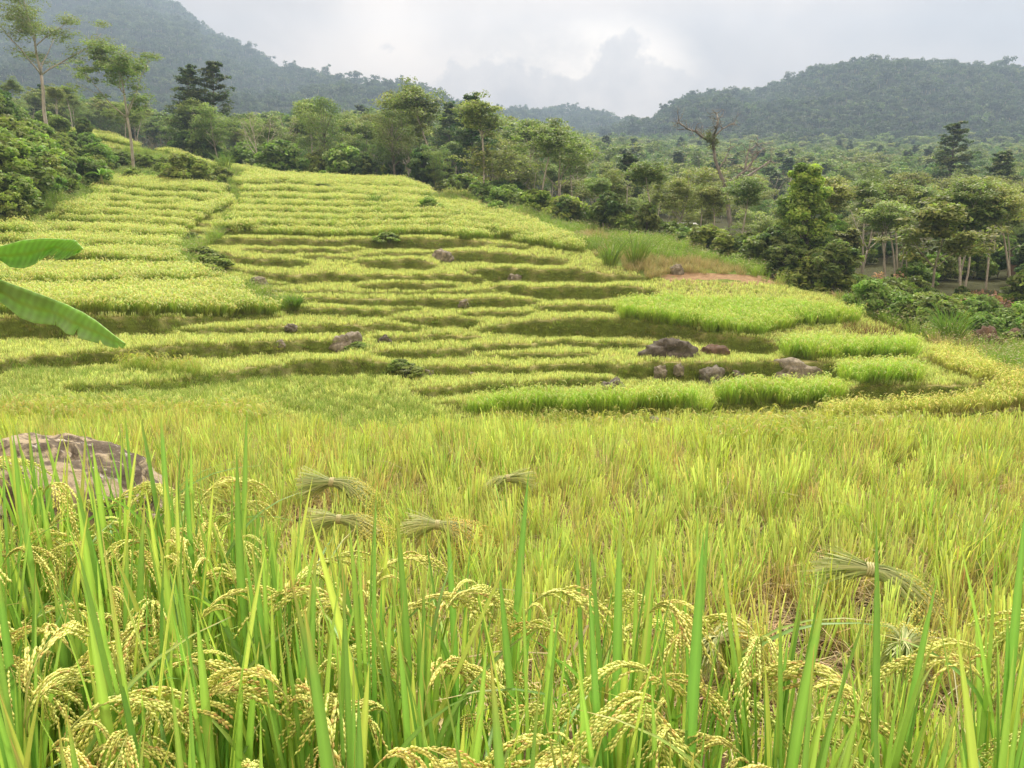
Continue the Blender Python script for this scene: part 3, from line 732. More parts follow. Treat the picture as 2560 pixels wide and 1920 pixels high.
def scatter(name, coll, P, scl, rot=None, r=rng, tilt=0.12):
    n = len(P); me = bpy.data.meshes.new(name); me.vertices.add(n); me.vertices.foreach_set('co', np.asarray(P, np.float32).ravel())
    if rot is None: rot = np.stack([r.normal(0, tilt, n), r.normal(0, tilt, n), r.uniform(0, 2*PI, n)], -1)
    scl = np.asarray(scl, np.float32)
    if scl.ndim == 1: scl = np.repeat(scl[:, None], 3, 1)
    me.attributes.new('var', 'INT', 'POINT').data.foreach_set('value', r.integers(0, len(coll.objects), n).astype(np.int32))
    me.attributes.new('rot', 'FLOAT_VECTOR', 'POINT').data.foreach_set('vector', rot.astype(np.float32).ravel())
    me.attributes.new('scl', 'FLOAT_VECTOR', 'POINT').data.foreach_set('vector', scl.ravel())
    o = link_obj(name, me); mo = o.modifiers.new('scatter', 'NODES'); mo.node_group = gn_tree(coll)
    return tag(o, kind='stuff')

# ------------------------------------------------------------------ cover of the farm land
KEEP_OUT = []      # (x, y, radius) kept free for boulders and sheaves
def free_of(x, y):
    ok = np.ones(len(x), bool)
    for a, b, c in KEEP_OUT: ok &= (x-a)**2 + (y-b)**2 > c*c
    return ok
def jitter_grid(y0, y1, umax, step, r):
    """even but irregular points over a fan of ground; spacing grows with distance as step(y)"""
    out = []
    y = y0
    while y < y1:
        d = step(y); w = umax*y + 0.5
        n = int(2*w/d)
        xs = np.linspace(-w, w, n) + r.normal(0, d*0.28, n)
        out.append(np.stack([xs, y + r.normal(0, d*0.28, n)], -1)); y += d
    return np.concatenate(out)
def cover():
    r = np.random.default_rng(23)
    P = jitter_grid(10.6, 104, 0.90, lambda y: 0.155 + max(0, y-14)*0.0016, r)
    x, y = P[:, 0], P[:, 1]; z = gz(x, y); b = grid_lookup(x, y, GB)
    cl, X, Y = classes(x, y, z)
    cr = y < crest_y(x/y) + 1.5
    ok = cr & free_of(x, y) & (X > -500) & (X < 3000)
    n = len(x); rr = r.uniform(size=n); clump = vnoise(x*0.7, y*0.7, 51, 3); bump = vnoise(x*2.4, y*2.4, 52, 2)
    pos = np.stack([x, y, z - 0.015], -1)
    notbank = b < 0.35
    def put(name, coll, m, s0, s1, extra=1.0):
        k = np.where(m & ok)[0]
        s_ = r.uniform(s0, s1, len(k))*(1 + 0.16*bump[k])
        if len(k): scatter(name, SRC[coll], pos[k], s_, r=r)
        return len(k)
    cnt = {}
    bf = grid_lookup(x, y + 0.30, GB)
    tl = np.isin(cl, ['tall_lef', 'tall_mid']) | ((cl == 'bush') & (X > 330) & (Y < 420) & (rr < 0.0))
    sp = rr < np.clip(0.25 + y/75, 0.55, 1.0)
    cnt['ripe'] = put('standing_rice', 'ripe_rice', tl & (b < 0.35) & (bf < 0.5) & sp, 0.66, 0.98)
    br = np.isin(cl, ['bright', 'tall_rig'])
    cnt['green'] = put('green_standing_rice', 'green_rice', br & (b < 0.4) & (bf < 0.6) & (rr < 0.75), 0.72, 1.08)
    cnt['gold'] = put('golden_standing_rice', 'golden_rice', (cl == 'gold') & (b < 0.5) & (rr < 0.62), 0.55, 0.8)
    st = (cl == 'stub') | ((cl == 'weedy') & (rr > 0.34 + 0.5*clump))
    cnt['stub'] = put('rice_stubble', 'cut_stubble', st & (b < 0.25) & (rr < 0.93), 0.75, 1.15)
    cnt['turf'] = put('bank_grass', 'bank_turf', ((b > 0.12) | (np.isin(cl, ['stub', 'gully', 'weedy']) & (rr < 0.10))) & ~(np.isin(cl, ['midrice', 'cut']) ), 0.6, 1.2)
    mr = (cl == 'midrice')
    cnt['mid'] = put('ripening_rice', 'field_rice', mr & (rr < 0.95), 0.60, 0.88)
    cnt['weedy'] = put('weedy_regrowth', 'weedy_grass', ((cl == 'weedy') & (b < 0.3) & (rr < 0.34 + 0.5*clump)) | (mr & (rr > 0.92)), 0.35, 0.75)
    wl = np.isin(cl, ['wild', 'gully', 'bush'])
    dry = vnoise(x*0.35, y*0.35, 61, 3) > 0.10
    bare = poly_in(X, Y, [(1650, 692), (1700, 684), (1960, 692), (1950, 712), (1800, 716), (1660, 708)])
    cnt['wild'] = put('wild_grass', 'wild_grass', wl & (~bare | (rr < 0.10)) & (rr < 0.30) & (~dry | (cl == 'gully')), 0.35, 0.85)
    cnt['bankdry'] = put('bank_dry_tufts', 'dry_grass', (b > 0.3) & (rr < 0.10 + 0.12*clump), 0.12, 0.32)
    cnt['bankweed'] = put('bank_green_tufts', 'wild_grass', (b > 0.2) & (rr > 0.93 - 0.12*bump), 0.10, 0.30)
    cnt['dry'] = put('dry_wild_grass', 'dry_grass', (cl == 'wild') & ~bare & (rr > 0.3) & (rr < 0.6) & dry, 0.45, 0.95)
    print('COVER', cnt)

# ------------------------------------------------------------------ trees and shrubs
def leafcloud(mb, C, R, n, size, cols, r, flat=0.5, shell=0.45, aspect=0.5, droop=0.0):
    """leaf-sized faces round the points C (K,3) within radii R (K,3)"""
    K = len(C); n = np.broadcast_to(n, (K,)).astype(int); idx = np.repeat(np.arange(K), n); N_ = len(idx)
    d = unit(r.normal(0, 1, (N_, 3))); rad = shell + (1-shell)*r.uniform(0, 1, N_)**0.5
    rad = np.where(r.uniform(size=N_) < 0.3, rad*r.uniform(0.2, 1, N_), rad)
    P = C[idx] + d*rad[:, None]*R[idx]
    nrm = unit(np.stack([d[:, 0]*0.5, d[:, 1]*0.5, np.abs(d[:, 2])*0.6 + flat], -1) + r.normal(0, 0.45, (N_, 3)))
    a = unit(np.cross(nrm, r.normal(0, 1, (N_, 3)))); b = np.cross(nrm, a)
    a[:, 2] -= droop; a = unit(a)
    s = (r.uniform(size[0], size[1], N_))[:, None]
    V = np.stack([P - a*s, P + b*s*aspect, P + a*s, P - b*s*aspect], 1)
    cc = cols[idx]*(1 + r.normal(0, 0.16, (N_, 1)))*(1 + r.normal(0, 0.05, (N_, 3)))
    mb.add(V.reshape(-1, 3), np.arange(N_*4).reshape(-1, 4), None, np.clip(np.repeat(cc, 4, 0), 0.004, 0.9))
def limb(p, d, L, r0, r1, r, n=6, wob=0.12, up=0.0):
    pts = [np.array(p, float)]; d = unit(np.array(d, float))
    for i in range(n):
        d = unit(d + r.normal(0, wob, 3) + np.array([0, 0, up])); pts.append(pts[-1] + d*L/n)
    return np.array(pts), np.linspace(r0, r1, n+1), d
G_DARK = np.array((0.062, 0.115, 0.040)); G_MID = np.array((0.165, 0.230, 0.085)); G_LIGHT = np.array((0.29, 0.36, 0.135)); G_GREY = np.array((0.21, 0.26, 0.125)); G_BRIGHT = np.array((0.27, 0.41, 0.10))
def grow(kind, H, seed, leaf=1.0, dens=1.0):
    """returns (trunk, crown) mesh collectors of a tree of height H"""
    r = np.random.default_rng(seed); T, K = MB(), MB(); tips = []
    bc = (0.2, 0.2, 0.2)
    if kind in ('feathery', 'sparse', 'slender', 'bare'):
        fork = {'feathery': 0.38, 'sparse': 0.40, 'slender': 0.62, 'bare': 0.3}[kind]
        r0 = H*{'slender': 0.010, 'sparse': 0.013}.get(kind, 0.013)
        lean = r.normal(0, 0.06 if kind != 'slender' else 0.13, 2)
        P, R, d = limb((0, 0, -0.4), (lean[0], lean[1], 1), H*fork + 0.4, r0, r0*0.7, r, 8, 0.05, 0.03)
        T.tube(P, R, bc, 7)
        nb = {'feathery': 6, 'sparse': 6, 'slender': 4, 'bare': 5}[kind]
        a0 = r.uniform(0, 6.3)
        lead, Rl, dl = limb(P[-1], d, H*(0.86-fork), r0*0.68, r0*0.22, r, 8, 0.09, 0.08)
        T.tube(lead, Rl, bc, 6)
        spread = {'feathery': 1.0, 'sparse': 0.8, 'slender': 0.9, 'bare': 1.0}[kind]
        for b in range(nb + 3):
            k = 0 if b < nb*0.5 else int(r.integers(1, 7)); start = lead[k]
            a = a0 + b*2.4 + r.normal(0, 0.3); rem = (H*0.95 - start[2])
            L = rem*r.uniform(0.62, 0.95)
            Q, Rq, dq = limb(start, (math.cos(a)*spread, math.sin(a)*spread, r.uniform(0.7, 1.5)), L, Rl[k]*0.6, r0*0.13, r, 7, 0.11, 0.02)
            T.tube(Q, Rq, bc, 5)
            for j in range(4):
                k2 = int(r.integers(2, 7)); a2 = a + r.normal(0, 1.0)
                Q2, R2, _ = limb(Q[k2], (math.cos(a2), math.sin(a2), r.uniform(0.1, 0.9)), L*r.uniform(0.28, 0.5), Rq[k2]*0.55, r0*0.07, r, 4, 0.16, 0.03)
                T.tube(Q2, R2, bc, 4); tips += [Q2[-1], Q2[2]]
                if kind in ('bare', 'sparse'):
                    for _ in range(3 if kind == 'bare' else 1):
                        Q3, R3, _ = limb(Q2[int(r.integers(1, 5))], r.normal(0, 1, 3)*[1, 1, 0.6] + [0, 0, 0.4], L*0.2, r0*0.07, r0*0.03, r, 3, 0.2)
                        T.tube(Q3, R3, bc, 3)
            tips += [Q[-1], Q[4]]
        tips.append(lead[-1])
        C = np.array(tips) + r.normal(0, 0.03*H, (len(tips), 3))
        if kind == 'bare': C = C[r.uniform(size=len(C)) < 0.25]
        n_, rw = {'feathery': (68, 0.105), 'sparse': (50, 0.085), 'slender': (58, 0.088), 'bare': (10, 0.05)}[kind]
        w = H*rw*r.uniform(0.7, 1.3, len(C)); Rr = np.stack([w, w, w*0.34], -1)
        basec = {'feathery': G_MID, 'sparse': G_GREY, 'slender': G_MID, 'bare': G_GREY}[kind]
        mix = r.uniform(0, 1, (len(C), 1)); cols = basec*(1-mix) + (G_LIGHT if kind != 'bare' else G_GREY)*mix*0.9
        cols *= r.uniform(0.75, 1.2, (len(C), 1))
        leafcloud(K, C, Rr, n_*dens, (0.09*leaf, 0.20*leaf), cols, r, flat=0.9, shell=0.2)
    elif kind == 'tiered':
        r0 = H*0.016
        P, R, d = limb((0, 0, -0.4), (0, 0, 1), H*0.98, r0, r0*0.15, r, 14, 0.02, 0.05); T.tube(P, R, bc, 7)
        C = []; Rr = []
        for i in range(20):
            h = H*(0.34 + 0.62*i/19 + r.normal(0, 0.01)); reach = H*0.24*(1 - ((h/H - 0.30)/0.74))**0.75 + 0.25
            pz = np.array([np.interp(h, P[:, 2], P[:, 0]), np.interp(h, P[:, 2], P[:, 1]), h])
            for b in range(3):
                a = i*1.3 + b*2.1 + r.normal(0, 0.35); L = reach*r.uniform(0.65, 1.2)
                Q, Rq, _ = limb(pz, (math.cos(a), math.sin(a), 0.30), L, r0*0.3, r0*0.08, r, 4, 0.08, 0.02); T.tube(Q, Rq, bc, 4)
                for q, ww in ((Q[4], 0.8), (Q[3], 0.9), (Q[2], 0.75)):
                    C.append(q + r.normal(0, 0.1, 3)); w = L*0.34*ww + 0.16; Rr.append((w, w, w*0.26 + 0.06))
        C = np.array(C); cols = np.where(r.uniform(size=(len(C), 1)) < 0.6, G_DARK*1.15, G_MID*0.75)*r.uniform(0.8, 1.25, (len(C), 1))
        leafcloud(K, C, np.array(Rr), 46*dens, (0.09*leaf, 0.19*leaf), cols, r, flat=0.9, shell=0.2)
    elif kind in ('round', 'shrub', 'creeper'):
        r0 = H*0.02
        if kind == 'round':
            P, R, d = limb((0, 0, -0.4), (0, 0, 1), H*0.6, r0, r0*0.5, r, 8, 0.06, 0.05); T.tube(P, R, bc, 7)
            nb, zlo, zhi, wd = 26, 0.34, 0.95, 0.30
        elif kind == 'shrub':
            for b in range(6):
                a = r.uniform(0, 6.3); Q, Rq, _ = limb((0, 0, -0.2), (math.cos(a), math.sin(a), 1.1), H*0.7, 0.03, 0.01, r, 5, 0.1); T.tube(Q, Rq, bc, 4)
            P = np.array([[0, 0, 0], [0, 0, H]]); nb, zlo, zhi, wd = 24, 0.12, 0.95, 0.62
        else:
            P, R, d = limb((0, 0, -0.4), (0, 0, 1), H*0.9, r0, r0*0.3, r, 8, 0.05, 0.05); T.tube(P, R, bc, 7); nb, zlo, zhi, wd = 60, 0.04, 0.97, 0.225
        C = []; Rr = []
        for i in range(nb):
            h = zlo + (zhi-zlo)*((i+0.5)/nb); t = (h-zlo)/(zhi-zlo)
            prof = {'round': math.sin(PI*min(1, t*0.85+0.15))**0.6, 'shrub': math.sqrt(max(0.05, 1 - t**2.2)), 'creeper': (1-t)**0.62*0.95 + 0.28}[kind]
            a = i*2.4 + r.normal(0, 0.4); rad = H*wd*prof*r.uniform(0.45, 1.0)
            C.append((math.cos(a)*rad, math.sin(a)*rad, h*H)); w = H*wd*r.uniform(0.28, 0.48)*(0.6 + 0.4*prof); Rr.append((w, w, w*0.62))
            if kind != 'shrub':
                k = min(len(P)-1, int(h/0.6*(len(P)-1)*0.8)) if kind == 'round' else min(len(P)-1, int(h*(len(P)-1)))
                T.tube(np.array([P[k], (P[k]+np.array(C[-1]))/2 + [0, 0, 0.1], C[-1]]), [r0*0.35, r0*0.22, r0*0.1], bc, 4)
        C = np.array(C); mix = r.uniform(0, 1, (nb, 1))
        lo, hi = {'round': (G_DARK*1.5, G_MID*1.1), 'shrub': (G_MID*0.85, G_BRIGHT*0.95), 'creeper': (G_DARK*1.6, G_BRIGHT*0.95)}[kind]
        leafcloud(K, C, np.array(Rr), {'round': 230, 'shrub': 190, 'creeper': 280}[kind]*dens, (0.07*leaf, 0.16*leaf) if kind != 'shrub' else (0.05*leaf, 0.12*leaf), lo*(1-mix) + hi*mix, r, flat=0.45, shell=0.55)
    elif kind == 'bamboo':
        C = []; Rr = []
        for b in range(13):
            a = r.uniform(0, 6.3); s0 = np.array([math.cos(a), math.sin(a), 0])*r.uniform(0.1, 0.8); L = H*r.uniform(0.75, 1.05)
            t = np.linspace(0, 1, 9); out = np.array([math.cos(a), math.sin(a), 0])*r.uniform(0.12, 0.34)
            Q = s0 + np.stack([out[0]*L*t**2.2, out[1]*L*t**2.2, L*(t - 0.16*t**4)], -1)
            T.tube(Q, np.linspace(0.05, 0.012, 9), bc, 5)
            for k in range(2, 9): C.append(Q[k] + r.normal(0, 0.25, 3)); w = r.uniform(0.45, 0.95); Rr.append((w, w, w*0.5))
        C = np.array(C); mix = r.uniform(0, 1, (len(C), 1))
        leafcloud(K, C, np.array(Rr), 60*dens, (0.10*leaf, 0.22*leaf), (G_DARK*1.7)*(1-mix) + G_MID*1.15*mix, r, flat=0.3, shell=0.2, aspect=0.22, droop=0.5)
    return T, K
TREES = {}
def tree_kind(kind, H, seed, leaf=1.0, dens=1.0, bark=None):
    key = (kind, H, seed, leaf, dens)
    if key not in TREES:
        T, K = grow(kind, H, seed, leaf, dens)
        TREES[key] = (T.mesh(kind + '_trunk_mesh', bark or (M_PALE if kind in ('slender', 'sparse', 'bare', 'feathery') else M_BARK)), K.mesh(kind + '_crown_mesh', M_LEAF, smooth=False))
    return TREES[key]
def plant_tree(meshes, name, label, cat, loc, rz=0.0, scale=1.0, group=None, parts=('trunk', 'crown')):
    t = thing(name, label, cat, loc, rz, group, scale)
    for nm, me in zip(parts, meshes):
        if me is not None and len(me.vertices): link_obj(nm, me, t)
    return t

def wood():
    r = np.random.default_rng(77)
    var = {k: [tree_kind(k, 10.0, 100+i*7, 0.85, d*1.5) for i in range(n)] for k, n, d in (('feathery', 5, 1.0), ('round', 3, 0.9), ('slender', 4, 1.0), ('bamboo', 2, 1.0), ('tiered', 2, 0.9), ('bare', 2, 1.0))}
    # trees one can tell apart, from just behind the brow back into the wood
    pts = []
    cand = []
    for _ in range(16000):
        y = math.sqrt(r.uniform(32**2, 140**2)); u = r.uniform(-0.80, 0.80); X = 1280 + u*FPX
        if y < crest_y(u) + (5.5 if X < 1700 else 7): continue
        if X > 2080 and y < 46: continue
        cand.append((u*y, y, X))
    for c in cand:
        dmin = 5.2 if c[1] > 60 else 3.6
        if c[2] < 520: dmin = 7.0
        if all((c[0]-p[0])**2 + (c[1]-p[1])**2 > dmin*dmin for p in pts):
            pts.append(c)
            if len(pts) >= 285: break
    words = {'feathery': 'light crowned feathery tree', 'round': 'dense dark green tree', 'slender': 'slender pale stemmed tree', 'bamboo': 'drooping bamboo clump', 'tiered': 'dark tiered conical tree', 'bare': 'nearly bare tree'}
    for x, y, X in pts:
        k = r.choice(list(var), p=(0.30, 0.06, 0.38, 0.14, 0.02, 0.10))
        if X > 2050 and y < 66 and k not in ('slender', 'bare'): k = 'slender'
        me = var[k][int(r.integers(len(var[k])))]
        H = np.interp(X, [0, 500, 700, 1150, 1300, 1500, 1900, 2560], [6.8, 7.8, 9.8, 11.2, 10.2, 8.8, 8.2, 8.2])*r.uniform(0.68, 1.12)
        if X > 2050 and y < 66: H = r.uniform(5.8, 8.0)
        if 1450 < X < 2000 and y < 75: H *= 0.75
        if k == 'bamboo': H *= 0.75
        zone = 'in the wood behind the upper left rice rows' if X < 820 else 'in the wood behind the crest of the central terraces' if X < 1380 else 'in the wood behind the grassy knoll' if X < 2000 else 'in the open wood on the right'
        depth = ', front rank' if y < crest_y(x/y) + 22 else ', further back'
        plant_tree(me, {'bamboo': 'bamboo_clump'}.get(k, k + '_tree'), words[k] + ' ' + zone + depth, 'bamboo' if k == 'bamboo' else 'tree',
                   (x, y, zz1(x, y)), r.uniform(0, 6.3), H/10.0, words[k] + 's of the wood', ('stalks', 'foliage') if k == 'bamboo' else ('trunk', 'crown'))
    # undergrowth along the foot of the wood
    # the far wood: past what one can count
    mids = []
    for i, (k, w) in enumerate((('feathery', 1), ('round', 1), ('feathery', 1), ('slender', 1), ('round', 1), ('bamboo', 1), ('tiered', 1), ('bare', 1))):
        T, K = grow(k, 10.0, 300+i, 2.0 if k != 'bare' else 1.2, 0.30 if k != 'bare' else 0.8)
        off = K.n
        for q, c, v in zip(K.q, K.c, K.v): pass
        m = MB(); n0 = 0
        for v, c, q in zip(K.v, K.c, K.q): m.add(v, q - n0, None, c); n0 += len(v)
        n0 = 0
        for v, c, q in zip(T.v, T.c, T.q): m.add(v, q - n0, None, np.array((0.34, 0.31, 0.26))); n0 += len(v)
        mids.append(m.mesh('wood_tree_mesh', M_LEAF, smooth=False))
    SRC['wood_tree'] = source('wood_tree', mids)
    P = []
    y = 141.0
    while y < 430:
        d = 5.6 + (y-141)*0.006; w = 0.95*y; xs = np.arange(-w, w, d) + r.normal(0, d*0.3, len(np.arange(-w, w, d)))
        P.append(np.stack([xs, y + r.normal(0, d*0.3, len(xs))], -1)); y += d*0.92
    P = np.concatenate(P); z = far_z(P[:, 0], P[:, 1])
    Xp = 1280 + P[:, 0]/P[:, 1]*FPX
    H = np.interp(Xp, [0, 500, 700, 1150, 1300, 1500, 1900, 2560], [7.0, 8.0, 9.6, 12.0, 11.0, 9.5, 8.8, 8.6])/10*r.uniform(0.6, 1.2, len(P))
    s3 = np.stack([H*1.15, H*1.15, H], -1)
    scatter('distant_wood', SRC['wood_tree'], np.column_stack([P, z - 0.3]), s3, r=r, tilt=0.03)
    # forest on the mountains
    cr = []
    for i in range(8):
        rr = np.random.default_rng(500+i); m = MB(); nb = 9; C = rr.normal(0, 1, (nb, 3))*[2.1, 2.1, 0.9] + [0, 0, 5.2 + (3.0 if i % 4 == 3 else 0)]
        mix = rr.uniform(0, 1, (nb, 1)); w = rr.uniform(1.3, 2.4, nb)
        leafcloud(m, C, np.stack([w, w, w*0.7], -1), 40, (0.35, 0.8), (G_DARK*0.6*(1-mix) + (G_MID*0.62 if i % 4 else G_LIGHT*0.7)*mix)*np.array((0.72, 0.80, 0.98)), rr, flat=0.4, shell=0.5, aspect=0.6)  # blue factor puts some of the distance haze into the leaf colour
        m.tube([(0, 0, -1), (0.1, 0, 3), (0, 0.2, 5.5)], [0.28, 0.2, 0.1], (0.30, 0.27, 0.22), 4)
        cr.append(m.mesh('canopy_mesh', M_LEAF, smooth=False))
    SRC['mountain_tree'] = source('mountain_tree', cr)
    P = []; y = 425.0
    while y < 1720:
        d = 6.0 + (y-425)*0.0048; w = 0.80*y; n = int(2*w/d); xs = np.linspace(-w, w, n) + r.normal(0, d*0.33, n)
        P.append(np.stack([xs, y + r.normal(0, d*0.33, n)], -1)); y += d*0.95
    P = np.concatenate(P); u = P[:, 0]/P[:, 1]; P = P[P[:, 1] < np.interp(u, RX, RD)*1.06]
    z = far_z(P[:, 0], P[:, 1])
    sc_ = (0.72 + (P[:, 1]-425)*0.0005)*r.uniform(0.6, 1.2, len(P))*(1 + 0.45*(r.uniform(size=len(P)) < 0.04))
    print('MOUNTAIN TREES', len(P), 'WOOD', len(pts))
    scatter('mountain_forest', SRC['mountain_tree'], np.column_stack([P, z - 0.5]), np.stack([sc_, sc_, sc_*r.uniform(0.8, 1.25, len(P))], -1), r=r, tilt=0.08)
wood()
#@@NEAR
# ------------------------------------------------------------------ rocks
def rock_mesh(name, seed, dims, mat, rough=0.22, sub=4, flat_top=0.0):
    import bmesh
    bm = bmesh.new(); bmesh.ops.create_icosphere(bm, subdivisions=sub, radius=1.0)
    off = Vector((seed*3.7, seed*1.3, seed*2.1))
    for v in bm.verts:
        p = v.co.copy()
        k = 1 + rough*mnoise.fractal(p*1.1 + off, 1.0, 2.0, 4) + 0.35*rough*mnoise.fractal(p*4 + off, 0.9, 2.0, 4)
        c = mnoise.cell(p*1.6 + off)
        k += 0.10*rough*(c-0.5)
        q = p*k
        q = Vector([math.copysign(abs(a)**0.88, a) for a in q])
        if flat_top: q.z = min(q.z, 1 - flat_top*0.5 + 0.25*(q.z - 1 + flat_top*0.5)) if q.z > 1-flat_top*0.5 else q.z
        v.co = Vector((q.x*dims[0], q.y*dims[1], q.z*dims[2]))
    me = bpy.data.meshes.new(name); bm.to_mesh(me); bm.free()
    me.polygons.foreach_set('use_smooth', np.ones(len(me.polygons), bool)); me.materials.append(mat); return me
R_TAN = rock_mat('tan_rock', (0.34, 0.31, 0.235), (0.17, 0.155, 0.115), (0.62, 0.56, 0.48), 2.0)
R_GREY = rock_mat('grey_rock', (0.26, 0.245, 0.195), (0.12, 0.11, 0.085), (0.48, 0.43, 0.38), 2.2, 0.6)
R_DARK = rock_mat('dark_rock', (0.16, 0.15, 0.12), (0.065, 0.056, 0.042), (0.34, 0.29, 0.24), 1.6, 0.5)
R_RED = rock_mat('red_rock', (0.19, 0.13, 0.085), (0.12, 0.085, 0.06), (0.25, 0.16, 0.12), 1.8, 0.3)
R_BIG = rock_mat('lichened_rock', (0.085, 0.068, 0.048), (0.16, 0.135, 0.10), (0.58, 0.55, 0.48), 2.6, 0.95, warm=(0.46, 0.385, 0.26))
ROCKS = [
 (862, 884, 74, 44, R_TAN, 'pale tan slab of rock leaning in the bank of the left terraces', 0.55, -0.5),
 (962, 866, 28, 24, R_DARK, 'small dark stone at the left end of a bank just right of the tan slab', 0.8, 0),
 (1112, 662, 46, 34, R_TAN, 'rounded brown stone high up in the middle of the stubble terraces', 0.8, 0),
 (1288, 710, 34, 18, R_TAN, 'low brown stone under a tall bank right of the rounded brown stone', 0.7, 0),
 (1158, 775, 24, 14, R_TAN, 'small flat stone showing through stubble in the central terraces', 0.7, 0),
 (1680, 900, 124, 46, R_DARK, 'long dark boulder sunk in the bank below the green standing rice', 0.6, 0),
 (1792, 896, 66, 28, R_RED, 'brown stone continuing the long dark boulder on its right', 0.6, 0),
 (1653, 946, 34, 28, R_TAN, 'pale knobbly stone in the bank, left one of a close pair', 0.8, 0),
 (1698, 946, 28, 24, R_TAN, 'pale knobbly stone in the bank, right one of a close pair', 0.8, 0),
 (1787, 968, 60, 44, R_GREY, 'round grey brown boulder behind the strip of bright green rice', 0.75, 0),
 (1848, 958, 30, 24, R_GREY, 'small stone half hidden in the bank between two boulders', 0.7, 0),
 (1532, 986, 46, 36, R_GREY, 'white blotched grey boulder standing in stubble at the end of a low bank', 0.75, 0),
 (2002, 962, 130, 50, R_TAN, 'broad brown rock face streaked with straw beside the bright green plots', 0.5, 0.1),
 (1662, 1102, 90, 48, R_GREY, 'grey boulder capped with straw in the ripening rice below the terraces', 0.7, 0),
 (726, 836, 26, 16, R_GREY, 'small grey stone on a low bank in the left stubble', 0.7, 0),
 (1072, 946, 22, 18, R_TAN, 'little pale stone beside the green weeds at a bank end', 0.8, 0),
 (1180, 942, 24, 10, R_TAN, 'flat pale stone at the foot of a low bank in the centre', 0.6, 0),
 (698, 870, 24, 14, R_TAN, 'small tan stone in the stubble left of the tan slab', 0.7, 0),
 (640, 716, 40, 18, R_TAN, 'low tan stone near the green tussock in the gully', 0.6, 0),
 (1694, 688, 30, 20, R_TAN, 'pale stone in the grass of the knoll above the bare earth', 0.7, 0),
 (2474, 884, 62, 58, R_RED, 'square red brown boulder at the right edge of the farm, left of its neighbour', 0.7, 0),
 (2548, 876, 84, 48, R_RED, 'red brown boulder at the right edge of the farm, behind tall weeds', 0.7, 0),
]
def rocks():
    for n, (X, Yb, w, h, mat, label, dep, tilt) in enumerate(ROCKS):
        x, y, z = on_ground(X, Yb - 3)
        y += 0.25*w*y/FPX; wd = w*y/FPX/2*1.05; hh = h*y/FPX
        o = link_obj('boulder' if w > 40 else 'stone', rock_mesh('rock_mesh', n+3, (wd, wd*dep + 0.1, hh*0.78), mat, 0.50, 4))
        o.location = (x, y, z + hh*0.22); o.rotation_euler = (0, tilt, 0.3*math.sin(n*2.3))
        tag(o, label, 'rock'); KEEP_OUT.append((x, y, wd*0.75))
    o = link_obj('boulder', rock_mesh('big_rock_mesh', 5, (0.86, 0.78, 0.64), R_BIG, 0.20, 6))
    o.location = (-3.90, 6.35, -2.40); o.rotation_euler = (0.10, 0.16, 0.35)
    tag(o, 'large flat topped boulder patched with dark crust, white lichen and fallen straw at left', 'rock')
    KEEP_OUT.append((-3.78, 6.35, 0.85))
rocks()
# ------------------------------------------------------------------ sheaves of cut rice
M_SHEAF = leaf_mat('cut_rice', 0.25, 0.65, 0.2, 0.1)
def grains(mb, P, D, L, W, col, r):
    """plump pointed grains at P along D"""
    n = len(P); a = unit(np.cross(D, r.normal(0, 1, (n, 3)))); b = np.cross(D, a)
    L = np.broadcast_to(L, (n,))[:, None]; W = np.broadcast_to(W, (n,))[:, None]
    V = np.stack([P, P + D*L*0.42 + a*W, P + D*L*0.42 + b*W, P + D*L*0.42 - a*W, P + D*L*0.42 - b*W, P + D*L], 1)
    f = np.array([[0, 2, 1], [0, 3, 2], [0, 4, 3], [0, 1, 4], [5, 1, 2], [5, 2, 3], [5, 3, 4], [5, 4, 1]])
    T = (np.arange(n)*6)[:, None, None] + f[None]
    c = np.asarray(col)*(1 + r.normal(0, 0.13, (n, 1)))*(1 + r.normal(0, 0.03, (n, 3)))
    mb.add(V.reshape(-1, 3), None, T.reshape(-1, 3), np.clip(np.repeat(c, 6, 0), 0, 1))
